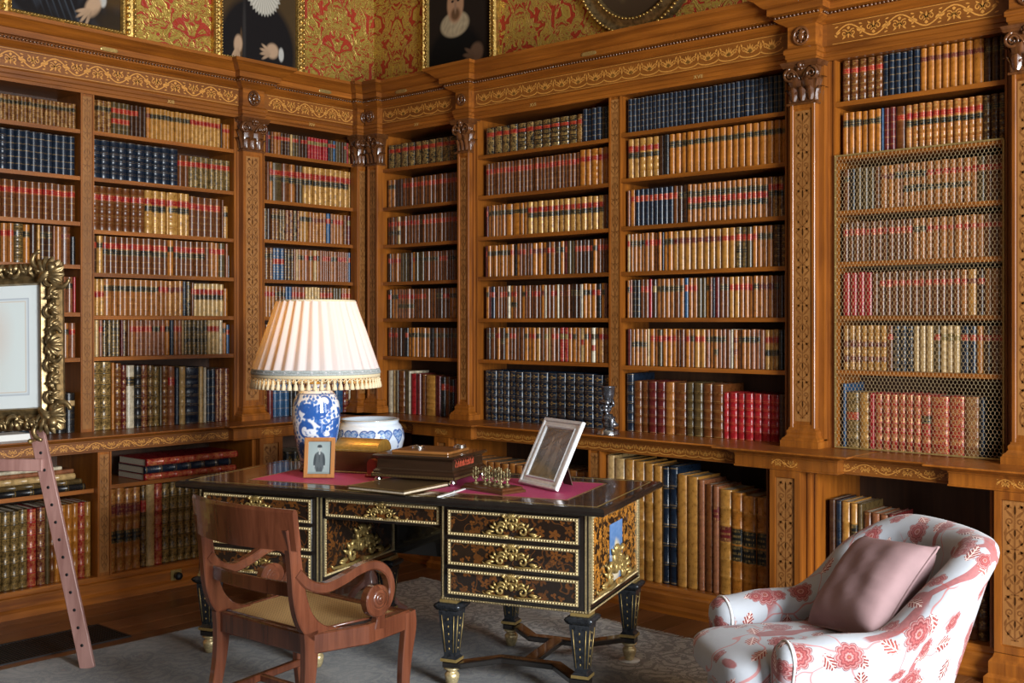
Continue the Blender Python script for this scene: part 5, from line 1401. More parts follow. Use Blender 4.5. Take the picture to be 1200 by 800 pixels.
for k, (lab, L, t, d, c, st, ds) in enumerate((('dark grey folio lowest in the pile behind the easel leg', .62, .034, .3, 'k', 1, 0), ('brown folio with gilt bands, second from bottom of the pile behind the easel leg', .58, .030, .3, 'g', 1, .02),
                                ('cream folio in the middle of the pile behind the easel leg', .56, .036, .3, 'c', 1, .0), ('pinkish folio lying second from the top of the pile behind the easel leg', .57, .026, .3, 'p', 0, -.02),
                                ('thin pale vellum volume lying on top of the pile behind the easel leg', .50, .020, .28, 'w', 0, -.02))):
    lying(lab, True, -2.855 + ds, zz, L, t, d, c, st, LOWP + 0.01, 0.0, 'folios piled behind the easel leg'); zz += t
fb = thing('album', 'white album with a blue spine edge lying on the counter beneath the gilt frame', 'book', (0.19, -2.80, 0.9565), L90)
MB().bbox(0, .235, 0, .16, 0.0, .036, .003).build('cover', M['white'], fb); MB().bbox(.2352, .262, 0, .16, 0, .037, .004).build('spine', plain('slate blue cloth', (.05, .11, .17), .6), fb)
# spare volume lying on top of the row, far floor cabinet
# ---------------------------------------------------------------- candlestick on the counter
M['dark_silver'] = plain('tarnished silver', (.27, .28, .31), .22, .9, noise=.3, nscale=60)
cs = thing('candlestick', 'silver candlestick with a twisted figure stem standing on the counter', 'candlestick', (2.385, -0.225, 0.9565))
cs.scale = (1.12, 1.12, 1.12)
mb = MB().lathe([(0.058, 0), (0.060, 0.006), (0.054, 0.012), (0.056, 0.020), (0.045, 0.030), (0.030, 0.036), (0.020, 0.042), (0.001, 0.044)], 28); mb.build('base', M['silver'], cs)
mb = MB(); P = []
for i in range(29):                                  # figure: legs astride, twisting torso, raised arms
    t = i / 28; z = 0.04 + 0.145 * t
    r = 0.025 + 0.008 * sin(t * 9) + 0.006 * sin(t * 23); ox, oy = 0.012 * sin(t * 5.2 + .6), 0.006 * cos(t * 6)
    P.append([(ox + r * (1 + .25 * sin(3 * a + t * 9)) * cos(a), oy + r * (1 + .22 * cos(2 * a - t * 7)) * sin(a), z) for a in np.linspace(0, 2 * pi, 15)[:-1]])
mb.quadgrid(P, closed_v=True, cap0=True, cap1=True)
for pts, r in ((((.012, -.006, .10), (.024, -.012, .075), (.022, -.010, .05), (.030, -.014, .042)), (.012, .010, .008, .006)), (((-.012, .0, .10), (-.022, .006, .07), (-.018, .01, .042)), (.012, .009, .007)),
               (((.016, -.004, .15), (.030, -.012, .155), (.026, -.010, .185)), (.008, .007, .005)), (((-.016, -.004, .15), (-.028, -.014, .14), (-.012, -.022, .12)), (.008, .007, .006))):
    mb.tube([(x * 1.5, y * 1.5, z) for x, y, z in pts], [q * 1.4 for q in r], 7)
mb.sphere((.010, -.022, .166), .017, 9, 6)
mb.build('stem_figure', M['dark_silver'], cs)
MB().lathe([(0.001, .178), (.022, .182), (.028, .19), (.032, .21), (.034, .240), (.039, .246), (.039, .249), (.030, .248), (.028, .215), (.001, .21)], 24).build('candle_cup', M['dark_silver'], cs)

cx_, cy_, _ = DW(0.953, 0.320)
cc = thing('caster_cup', 'flat white protective disc under the rear desk foot nearest the bookcase', 'furniture pad', (cx_, cy_, 0.0))
MB().lathe([(0.001, .0058), (.050, .0058), (.050, .0064), (.001, .0064)], 28).build('disc', M['white'], cc)
# ---------------------------------------------------------------- the lamp
LX, LY, _ = DW(-0.655, 0.125); ZD = ZT + 0.0008
lamp = thing('table_lamp', 'lit table lamp with cream pleated shade and tasselled trim on a blue-and-white vase', 'lamp', (LX, LY, ZT + 0.0016 + DZ))
def shade_mat():
    m, nt = new_mat('cream pleated silk')
    d = N(nt, 'BsdfDiffuse', {0: (0.60, 0.59, 0.60, 1)}); t = N(nt, 'BsdfTranslucent', {0: (0.92, 0.60, 0.20, 1)})
    mx = N(nt, 'MixShader', [0.22, d, t]); o = nt.nodes.new('ShaderNodeOutputMaterial'); nt.links.new(mx, o.inputs[0])
    return m
M['shade'] = shade_mat()
NPL = 30
def pleat(a):
    f = (a * NPL / (2 * pi)) % 1.0
    return 0.017 * (1 - abs(2 * f - 1)) ** 0.9
ns = NPL * 8
P = []
for z, r in ((0.505, 0.312), (0.56, 0.293), (0.64, 0.265), (0.72, 0.238), (0.80, 0.2105), (0.868, 0.188)):
    P.append([((r + pleat(2 * pi * k / ns) * (0.6 + 0.4 * (z < .8))) * cos(2 * pi * k / ns), (r + pleat(2 * pi * k / ns)) * sin(2 * pi * k / ns), z) for k in range(ns)])
MB().quadgrid(P, closed_v=True, smooth=True).build('lamp_shade', M['shade'], lamp)
M['braid'] = plain('grey-green braid', (0.36, 0.38, 0.36), 0.8, noise=0.3, nscale=150)
M['tassel'] = plain('cream silk fringe', (0.66, 0.53, 0.33), 0.75, noise=0.15, nscale=200)
mb = MB()
for z, r0, r1 in ((0.505, .318, .328), (0.518, .314, .324)): mb.lathe([(r0, z - .006), (r1, z - .006), (r1, z + .006), (r0, z + .006)], 72, cap=False)
mb.build('shade_braid', M['braid'], lamp)
MB().lathe([(.187, .862), (.200, .864), (.199, .872), (.188, .873)], 72, cap=False).build('shade_top_trim', M['tassel'], lamp)
MB().lathe([(.316, .482), (.326, .482), (.325, .500), (.317, .500)], 72, cap=False).build('fringe_heading', M['tassel'], lamp)
tb = MB().lathe([(.0015, 0), (.002, -.008), (.0055, -.011), (.0065, -.016), (.004, -.020), (.0075, -.026), (.0105, -.040), (.0115, -.050), (.001, -.051)], 8, cap=False)
o = tb.build('tassel', M['tassel'], lamp)
for i in range(64):
    a = 2 * pi * i / 64
    if i: o = o.copy(); COL.objects.link(o)
    o.parent = lamp; o.location = (.321 * cos(a), .321 * sin(a), .483); o.scale = (1.15, 1.15, 1.1)
mb = MB()
for i in range(88):
    a0, a1 = 2 * pi * i / 88, 2 * pi * (i + 1) / 88; k = i % 2
    mb.tube([(.321 * cos(a0 + (a1 - a0) * t), .321 * sin(a0 + (a1 - a0) * t), .482 - (.012 * sin(pi * t) if True else 0)) for t in (0, .33, .66, 1)], .0026, 4)
stuffpart(mb.build('fringe_loops', M['tassel'], lamp))
VP = [(.070, .035), (.078, .040), (.084, .06), (.098, .12), (.112, .19), (.121, .26), (.122, .31), (.115, .355), (.098, .392), (.072, .415), (.055, .424), (.050, .436), (.056, .445)]
def lathe_grid(prof, n=200, m=120):
    zr = np.array(prof); t = np.r_[0, np.cumsum(np.hypot(np.diff(zr[:, 0]), np.diff(zr[:, 1])))]; t /= t[-1]
    q = np.linspace(0, 1, m); R = np.interp(q, t, zr[:, 0]); Zv = np.interp(q, t, zr[:, 1])
    k = np.ones(5) / 5
    R[3:-3] = np.convolve(R, k, 'same')[3:-3]
    a = np.linspace(0, 2 * pi, n)
    return np.stack([R[None] * np.cos(a)[:, None], R[None] * np.sin(a)[:, None], np.repeat(Zv[None], n, 0)], -1)
def nse(u, v, seed, n=26, f=6.0):
    g = np.random.default_rng(seed); out = np.zeros_like(u)
    for _ in range(n):
        ku = g.integers(1, int(f * 2.2)); kv = g.normal() * f; ph = g.uniform(0, 6.28)
        out += np.sin(2 * pi * ku * u + 2 * pi * kv * v + ph) / sqrt(n)
    return out
BLUE, WHT = (0.025, 0.095, 0.33), (0.70, 0.72, 0.76)
def paint_vase(u, v):
    c = np.ones(u.shape + (3,)) * np.array(WHT)
    g = np.random.default_rng(4)
    n1 = nse(u, v, 2, 30, 5.0); n2 = nse(u, v, 9, 30, 16.0)
    spots = []
    for i in range(48):
        spots.append((g.uniform(0, 1), 0.10 + 0.70 * ((i * 0.381) % 1), g.uniform(0.050, 0.085), g.uniform(0, 6.28)))
    for cu, cv, R, a in spots:                      # comma-shaped scrolling sprays
        du = (u - cu + 0.5) % 1 - 0.5; dv = (v - cv) * 0.62
        r = np.hypot(du, dv); th = (np.arctan2(dv, du) - a) % (2 * pi)
        w = 0.033 * (1 - th / 6.9)
        m = np.clip((w - np.abs(r - R * (0.35 + 0.65 * th / 6.28))) * 160, 0, 1) * (th < 5.2)
        c = over(c, m[..., None], BLUE)
        for k in range(7):
            aa = a + 3.4 + k * 0.42; x, y = cu + R * 1.2 * cos(aa), cv + R * 1.2 * sin(aa) / 0.62
            d2 = (u - x + .5) % 1 - .5
            c = over(c, np.clip((0.014 - np.hypot(d2, (v - y) * .62)) * 200, 0, 1)[..., None], (0.05, 0.15, 0.42))
    m = np.clip((n2 - 0.75) * 4, 0, 1) * np.clip((n1 + .3) * 3, 0, 1); c = over(c, (m * 0.75)[..., None], (0.04, 0.12, 0.38))
    for b, w in ((0.05, .010), (0.84, .012), (0.90, .008), (0.96, 0.012)): c = over(c, (np.abs(v - b) < w)[..., None] * 0.85, BLUE)
    return c
M['glaze'] = None
vs = painted('vase', lathe_grid(VP, 260, 150), paint_vase, 0.10, lamp, coat=0.6)
MB().lathe([(.060, 0), (.085, .002), (.088, .012), (.078, .018), (.076, .030), (.082, .036), (.02, .038)], 32).build('stand', M['carved'], lamp)
MB().lathe([(.050, .436), (.054, .446), (.030, .452), (.012, .458), (.012, .52), (.018, .525), (.018, .56), (.004, .565)], 20).build('fitting', M['brass'], lamp)
mb = MB(); mb.sphere((0, 0, .62), .030, 12, 8, sc=(1, 1, 1.3)); mb.lathe([(.012, .565), (.014, .59)], 12)
mbulb, ntb = new_mat('lit lamp bulb'); e = N(ntb, 'Emission', {0: (1, 0.55, 0.2, 1), 1: 3.0}); oo = ntb.nodes.new('ShaderNodeOutputMaterial'); ntb.links.new(e, oo.inputs[0])
mb.build('bulb', mbulb, lamp)
mb = MB()
for k in range(3):
    a = 2 * pi * k / 3; mb.tube([(0.016 * cos(a), .016 * sin(a), .55), (.10 * cos(a), .10 * sin(a), .852), (.19 * cos(a), .19 * sin(a), .866)], .0022, 5)
mb.build('shade_carrier', M['brass'], lamp)
pl = bpy.data.lights.new('bulb_light', 'POINT'); pl.energy = 5; pl.color = (1.0, 0.58, 0.18); pl.shadow_soft_size = 0.05
plo = bpy.data.objects.new('bulb_light', pl); COL.objects.link(plo); plo.parent = lamp; plo.location = (0, 0, 0.70)

# ---------------------------------------------------------------- fish bowl on its stand behind the desk
bx, by, _ = DW(-0.665, 0.690)
BZ = 0.815
bowl = thing('fish_bowl', 'large white porcelain bowl with blue heart motifs behind the desk', 'bowl', (bx, by, BZ + 0.001))
def paint_bowl(u, v):
    c = np.ones(u.shape + (3,)) * np.array((0.62, 0.70, 0.80))
    K = 12; f = (u * K) % 1.0 - 0.5
    x = f * 2 * pi * 0.19 / K / 1.15; y = (v - 0.735) * 0.36 / 1.15
    lob = np.abs(x); 
    sh = np.maximum(np.abs(y + 0.004) * 1.0, 0)
    ht = np.where(y > 0, (np.hypot(lob - 0.017, y * 1.1) - 0.021), (lob - (0.038 + y * 0.85)))
    inside = np.clip(-ht * 500, 0, 1); rim = np.clip((0.004 - np.abs(ht)) * 600, 0, 1)
    spade = (np.hypot(x, y + 0.058) < 0.006) | ((np.abs(x) < 0.0022) & (y < -0.035) & (y > -0.062))
    dots = np.clip(nse(u, v, 3, 24, 30) * 2.0, 0, 1)
    c = over(c, (inside * (0.55 + 0.45 * dots))[..., None], (0.07, 0.19, 0.46))
    c = over(c, rim[..., None], (0.02, 0.08, 0.30)); c = over(c, spade[..., None] * 0.9, (0.03, 0.10, 0.34))
    K2 = 6; g2 = ((u + 0.04) * K2) % 1.0 - 0.5; X = g2 * 2 * pi * .19 / K2; Y = (v - 0.36) * 0.36
    arch = np.abs(np.maximum(np.abs(X) - 0.050, Y - 0.014 - 0.016 * np.cos(X * 60)))
    c = over(c, (np.clip((0.0030 - arch) * 700, 0, 1) * (Y > -0.05))[..., None], (0.03, 0.11, 0.36))
    c = over(c, (np.abs(v - 0.955) < 0.012)[..., None] * 0.8, (0.30, 0.24, 0.14))
    return c
BP = [(.02, .004), (.110, .0), (.116, .006), (.150, .04), (.180, .09), (.192, .14), (.188, .18), (.172, .214), (.158, .228), (.160, .240), (.166, .246), (.160, .250), (.150, .244)]
painted('bowl_body', lathe_grid(BP, 260, 130), paint_bowl, 0.10, bowl, coat=0.6)
MB().lathe([(.150, .244), (.156, .225), (.178, .18), (.183, .14), (.172, .09), (.14, .04), (.10, .012), (.001, .010)], 48, cap=False).build('bowl_inside', plain('white glaze', (0.62, 0.70, 0.78), 0.12, coat=0.5), bowl)
st = thing('plant_stand', 'round-topped mahogany stand carrying the porcelain bowl behind the desk', 'stand', (bx, by, 0))
MB().lathe([(.001, BZ - .03), (.14, BZ - .03), (.15, BZ - .018), (.145, BZ - .002), (.14, BZ), (.001, BZ)], 32).build('stand_top', M['mahog'], st)
MB().lathe([(.02, .10), (.045, .12), (.05, .16), (.022, .22), (.018, .45), (.03, .55), (.018, .62), (.03, .74), (.05, BZ - .03)], 20).build('column', M['mahog'], st)
for k in range(3):
    a = 2 * pi * k / 3 + .4
    mb = MB().bar([(.02 * cos(a), .02 * sin(a), .17), (.10 * cos(a), .10 * sin(a), .12), (.17 * cos(a), .17 * sin(a), .04), (.22 * cos(a), .22 * sin(a), .018)], .03, .03); mb.build('leg', M['mahog'], st)

# ---------------------------------------------------------------- things on the desk
ZL = ZT + 0.0024                                    # top of the leather inset
def on_desk(name, label, cat, x, y, rz, z=ZL, group=None):
    return thing(name, label, cat, DW(x, y, z), DA + rz, group)
# small oak photograph frame
pf = on_desk('photo_frame', 'small oak frame with grey portrait photograph of a standing man before the lamp', 'picture frame', -0.488, -0.112, radians(22))
pf.rotation_euler = (radians(-12), 0, DA + radians(22))
mb = MB(); ring_rect(mb, .150, .196, [(0, 0), (0, .012), (.003, .015), (.017, .015), (.020, .009), (.020, 0)]); mb.build('frame', wood('light oak frame', (.30, .115, .03), (.47, .20, .06), 2, .4), pf)
def paint_man(u, v):
    c = np.ones(u.shape + (3,)) * np.array((0.30, 0.36, 0.35)) * (1.05 - 0.35 * np.hypot(u - .5, v - .6))[..., None]
    dk = (0.045, 0.055, 0.060)
    c = over(c, blob(u, v, .50, .30, .21, .26, .12), (0.085, 0.10, 0.105)); c = over(c, blob(u, v, .50, .56, .20, .13, .12), (0.085, 0.10, 0.105))
    for s in (-1, 1):
        c = over(c, blob(u, v, .5 + s * .20, .42, .055, .20, .15, s * .12), dk); c = over(c, blob(u, v, .5 + s * .07, .09, .065, .13, .1), (0.06, .07, .075))
        c = over(c, blob(u, v, .5 + s * .22, .235, .03, .03, .2), (.33, .36, .35))
    c = over(c, blob(u, v, .5, .50, .018, .16, .4), dk); c = over(c, blob(u, v, .5, .64, .035, .05, .3), (.40, .44, .43))
    for k in range(4): c = over(c, blob(u, v, .50, .34 + .07 * k, .008, .006, .3), (.25, .28, .28))
    c = over(c, blob(u, v, .5, .775, .075, .085, .1), (.40, .42, .40)); c = over(c, blob(u, v, .5, .855, .10, .045, .1), dk); c = over(c, blob(u, v, .5, .825, .115, .018, .2), dk)
    for s in (-1, 1): c = over(c, blob(u, v, .5 + s * .028, .785, .012, .007, .3), (.1, .1, .1))
    c = over(c, blob(u, v, .5, .745, .028, .008, .3), (.12, .12, .12)); c = over(c, blob(u, v, .5, .03, .6, .04, .3), (.2, .24, .23))
    return c
painted('photograph', plane_grid((-.056, -.006, .019), (.112, 0, 0), (0, 0, .158), 70, 100), paint_man, .35, pf, coat=.2)
MB().box(-.07, .07, .0, .004, .005, .19).build('back_board', M['oak_back'], pf)
MB().bar([(0, .004, .15), (0, .066, .028)], .05, .004, (0, 1, .5)).build('strut', M['oak_back'], pf)
# domed casket
M['box_wood'] = wood('inlaid brown casket wood', (.045, .014, .005), (.11, .036, .011), 0, .3, .3)
db = on_desk('domed_casket', 'domed brown casket with gold lid beside the lamp', 'box', -0.415, 0.185, radians(3))
w, d, h1, h2 = .238, .155, .108, .168
mb = MB().bbox(-w / 2, w / 2, -d / 2, d / 2, 0.004, h1, .003); mb.build('body', M['box_wood'], db)
MB().bbox(-w / 2 - .004, w / 2 + .004, -d / 2 - .004, d / 2 + .004, 0, .008, .002).build('base_strip', M['brass'], db)
P = [[(x, -(d / 2 + .002) * cos(t), h1 + .001 + (h2 - h1) * sin(t)) for t in np.linspace(0, pi, 17)] for x in (-w / 2 - .002, w / 2 + .002)]
mb = MB(); mb.quadgrid(P, closed_v=True, smooth=False, cap0=True, cap1=True); ld = mb.build('lid', plain('gilt leather lid', (.46, .25, .05), .32, .45, noise=.25, nscale=60), db)
mb = MB()
for i in range(34): mb.sphere((-w / 2 + (i + .5) * w / 34, -d / 2 - .0035, h1 + .008), .0028, 6, 4)
stuffpart(mb.build('beaded_edge', M['brass'], ld))
# red stamp holder with an arched top
rb = on_desk('letter_stand', 'small red arched stand between the domed casket and the dark box', 'stand', -0.268, 0.030, radians(8))
mb = MB(); pts = [(-.024, 0.012), (.024, .012), (.024, .065)] + [(.024 * cos(t), .065 + .024 * sin(t)) for t in np.linspace(0, pi, 9)[1:-1]] + [(-.024, .065)]
mb.quadgrid([[(a, y, b) for a, b in pts] for y in (-.018, .018)], closed_v=True, smooth=False, cap0=True, cap1=True)
M['redlac'] = plain('red morocco', (.30, .035, .015), .4, noise=.2, nscale=60, coat=.2)
mb.build('arched_body', M['redlac'], rb); MB().bbox(-.034, .034, -.026, .026, 0, .013, .003).build('base', M['redlac'], rb)
# dark writing box on ball feet
wb = on_desk('writing_box', 'dark stepped writing box with silver handles on ball feet', 'box', 0.040, 0.048, radians(0.5))
M['darkbox'] = wood('dark polished walnut', (.012, .0065, .0035), (.034, .016, .008), 0, .25, .4, 1, .1)
mb = MB(); bw_, bd_ = .435, .385
P = []
for o_, z in ((.0, .030), (.0, .046), (-.006, .050), (-.006, .058), (-.016, .066), (-.020, .072), (-.022, .112), (-.014, .118), (-.004, .124), (-.002, .130), (-.010, .136)):
    a, b = bw_ / 2 + o_, bd_ / 2 + o_; P.append([(-a, -b, z), (a, -b, z), (a, b, z), (-a, b, z)])
mb.quadgrid(P, closed_v=True, smooth=False, cap0=True, cap1=True); mb.build('body', M['darkbox'], wb)
lid_ = MB().bbox(-.150, .150, -.120, .120, .136, .150, .004).build('lid', wood('orange inlaid lid', (.16, .06, .015), (.30, .12, .03), 0, .3, .3), wb)
mb = MB()
for i in range(70): mb.box(-bw_ / 2 + .004 + i * (bw_ - .008) / 70, -bw_ / 2 + .006 + i * (bw_ - .008) / 70, -bd_ / 2 - .0008, -bd_ / 2 + .001, .033, .043)
for i in range(60): mb.box(bw_ / 2 - .001, bw_ / 2 + .0008, -bd_ / 2 + .004 + i * (bd_ - .008) / 60, -bd_ / 2 + .006 + i * (bd_ - .008) / 60, .033, .043)
stuffpart(mb.build('gilt_fluting', plain('worn gilt fluting', (.22, .14, .05), .4, .6), wb))
mb = MB(); rr = random.Random(2)
for i in range(34):
    y = -.135 + .20 * i / 33; mb.leaf2(y, .080 + .014 * (i % 2), 1.2 + rr.uniform(-.6, .6), .020, .010, lambda a, b: (bw_ / 2 - .0205, a, b))
stuffpart(mb.build('red_inlay', plain('red shell inlay', (.36, .06, .03), .35), wb))
for sx in (-1, 1):
    for sy in (-1, 1):
        MB().lathe([(.001, 0), (.012, .001), (.019, .009), (.020, .017), (.013, .026), (.020, .031), (.001, .031)], 18, (sx * .195, sy * .165, 0)).build('foot', M['silver'], wb)
for x, y in ((-.055, -.02), (.115, .09)):
    mb = MB(); mb.lathe([(.001, .1495), (.030, .150), (.032, .154), (.024, .158), (.012, .161), (.008, .166), (.001, .167)], 20, (x, y, 0)); mb.tube([(x + .026 * cos(t), y + .026 * sin(t), .161 + .003 * sin(3 * t)) for t in np.linspace(0, 2 * pi, 17)[:-1]], .0035, 5, closed=True)
    mb.build('handle', M['silver'], wb)
# leather blotter folder
bf = on_desk('blotter_folder', 'brown leather blotting folder lying at the front edge of the desk', 'folder', 0.035, -0.225, radians(-10), ZT + 0.003)
M['olive'] = plain('dark olive leather', (.075, .045, .018), .33, noise=.25, nscale=40, coat=.15)
MB().bbox(-.165, .165, -.200, .200, .0, .004, .0015).build('lower_cover', M['olive'], bf)
MB().box(-.158, .160, -.193, .195, .0042, .0125).build('sheets', M['paper'], bf)
MB().bbox(-.165, .165, -.200, .200, .0127, .0185, .002).build('upper_cover', M['olive'], bf)
mb = MB()
for x0, x1, y0_, y1_ in ((-.157, .157, -.192, -.189), (-.157, .157, .189, .192), (-.157, -.154, -.189, .189), (.154, .157, -.189, .189)): mb.box(x0, x1, y0_, y1_, .0183, .0189)
mb.build('gilt_line', M['brass'], bf)
# paper knife
pk = on_desk('paper_knife', 'pale ivory paper knife lying aslant near the front edge of the desk', 'paper knife', 0.322, -0.285, 0, ZL)
mb = MB(); n = 14; P = []
for i in range(n + 1):
    t = i / n; y = -.155 + .31 * t; wd = .011 * (1 if t < .25 else (1.1 - .6 * max(0, t - .75) * 4 * .9)) * min(1, .35 + t * 10) ; hgt = .0045 * (1 if t < .9 else .5)
    P.append([(-wd, y, 0.0003), (wd, y, 0.0003), (wd * .8, y, hgt), (-wd * .8, y, hgt)])
mb.quadgrid(P, closed_v=True, smooth=True, cap0=True, cap1=True); mb.build('blade', plain('pale ivory', (.66, .66, .64), .25, coat=.3), pk)
# inkstand
M['dull_brass'] = plain('tarnished brass', (.24, .19, .09), .4, .6)
ik = on_desk('inkstand', 'wooden pen stand with a row of brass turned supports on the crimson leather', 'inkstand', 0.455, -0.150, radians(-24))
P = []; mb = MB()
for o_, z in ((.0, 0), (.0, .009), (-.006, .013), (-.010, .016), (-.010, .022), (-.016, .026)):
    a, b = .140 + o_, .072 + o_; P.append([(-a, -b, z), (a, -b, z), (a, b, z), (-a, b, z)])
mb.quadgrid(P, closed_v=True, smooth=False, cap0=True, cap1=True); mb.build('base', M['box_wood'], ik)
for x, y in ((-.085, -.028), (-.03, -.02), (.035, -.02), (.085, -.028), (-.06, .032), (0.0, .036), (.06, .032)):
    mb = MB(); mb.lathe([(.013, .026), (.013, .029), (.005, .033), (.004, .048), (.008, .052), (.004, .056), (.0035, .085), (.007, .090), (.004, .094), (.005, .100), (.001, .104)], 10, (x, y, 0))
    for s in (-1, 1):
        mb.tube([(x, y, .060), (x + s * .012, y, .066), (x + s * .020, y, .082), (x + s * .014, y, .092)], [.0035, .0035, .003, .002], 5); mb.tube([(x, y, .045), (x, y + s * .016, .052), (x, y + s * .02, .07)], .0028, 5)
        mb.sphere((x + s * .014, y, .094), .0045, 6, 4)
    mb.build('pen_support', M['dull_brass'], ik)
# silver frame with an etched picture
B1, B2 = Vector((2.7944, -1.4510, ZL)), Vector((3.0936, -1.5373, ZL)); mid = (B1 + B2) / 2; az = atan2(B2.y - B1.y, B2.x - B1.x)
sfm = thing('silver_frame', 'white and silver picture frame leaning back beside the pen stand', 'picture frame', (mid.x, mid.y, ZL + .002 + DZ))
sfm.rotation_euler = (radians(-27), 0, az)
mb = MB(); ring_rect(mb, .312, .335, [(0, 0), (0, .014), (.004, .018), (.014, .018), (.020, .013), (.034, .013), (.040, .018), (.046, .014), (.046, 0)]); mb.build('frame', plain('brushed silver frame', (.70, .70, .70), .28, .25, noise=.1, nscale=60), sfm)
def paint_etch(u, v):
    c = np.ones(u.shape + (3,)) * np.array((0.060, 0.036, 0.020)) + 0.012 * wob(u, v, 1.1)
    e = np.maximum(np.abs(u - .5), np.abs(v - .5)); c = over(c, (e > .455)[..., None] * 1.0, (.16, .12, .08)); c = over(c, (np.abs(e - .45) < .006)[..., None] * 1., (.03, .02, .012))
    pale = (.19, .135, .085)
    for x, s in ((.36, 1), (.66, -1)):
        c = over(c, blob(u, v, x, .34, .085, .24, .2, -.15 * s), pale); c = over(c, blob(u, v, x + .01 * s, .60, .055, .13, .2), pale)
        c = over(c, blob(u, v, x + .02 * s, .77, .032, .05, .2), (.24, .17, .11)); c = over(c, blob(u, v, x - .09 * s, .60, .09, .018, .3, .5 * s), pale); c = over(c, blob(u, v, x + .08 * s, .70, .08, .016, .3, .8 * s), pale)
        for k in range(4): c = over(c, blob(u, v, x - .05 + .03 * k, .30, .006, .20, .5, -.15 * s), (.10, .065, .04))
    return over(c, blob(u, v, .25, .14, .25, .10, .6), (.13, .085, .04))
painted('print', plane_grid((-.113, -.009, .043), (.226, 0, 0), (0, 0, .249), 90, 100), paint_etch, .2, sfm, coat=.35)
MB().box(-.15, .15, .0002, .004, .004, .33).build('back_board', M['oak_back'], sfm)
MB().bar([(0, .006, .22), (0, .145, .076)], .07, .005, (0, 1, .5)).build('strut', M['oak_back'], sfm)
# ---------------------------------------------------------------- mahogany armchair with cane seat
ch = thing('desk_chair', 'mahogany scroll-arm desk chair with a caned seat, its back to the viewer', 'chair', (2.738, -2.648, 0.006), radians(3))
M['chairwood'] = wood('polished red mahogany', (0.055, 0.0145, 0.0065), (0.150, 0.046, 0.021), 2, 0.24, 0.4, 1.0, 0.12)
def smooth_path(pts, n=6):
    """Catmull-Rom through pts"""
    P_ = [np.array(p, float) for p in pts]; P_ = [2 * P_[0] - P_[1]] + P_ + [2 * P_[-1] - P_[-2]]; out = []
    for i in range(1, len(P_) - 2):
        a, b, c, d = P_[i - 1:i + 3]
        for k in range(n):
            t = k / n; out.append(0.5 * ((2 * b) + (-a + c) * t + (2 * a - 5 * b + 4 * c - d) * t * t + (-a + 3 * b - 3 * c + d) * t ** 3))
    out.append(P_[-2]); return [tuple(p) for p in out]
def plate(mb, path, hws, x0, x1, n=6):
    """flat curved member lying in the y-z plane, width hws about the path, thickness x0..x1; path = (y, z)"""
    full = smooth_path([(p[0], p[1], h) for p, h in zip(path, hws)], n); m = len(full); P_ = []
    for i in range(m):
        a = full[max(i - 1, 0)]; b = full[min(i + 1, m - 1)]; dy, dz = b[0] - a[0], b[1] - a[1]; l = math.hypot(dy, dz) or 1
        ny, nz = -dz / l, dy / l; y, z, h = full[i]; c = min(0.004, abs(x1 - x0) * .25)
        P_.append([(x0, y + ny * (h - c), z + nz * (h - c)), (x0 + c, y + ny * h, z + nz * h), (x1 - c, y + ny * h, z + nz * h), (x1, y + ny * (h - c), z + nz * (h - c)),
                   (x1, y - ny * (h - c), z - nz * (h - c)), (x1 - c, y - ny * h, z - nz * h), (x0 + c, y - ny * h, z - nz * h), (x0, y - ny * (h - c), z - nz * (h - c))])
    mb.quadgrid(P_, closed_v=True, smooth=False, cap0=True, cap1=True)
TH = 0.034
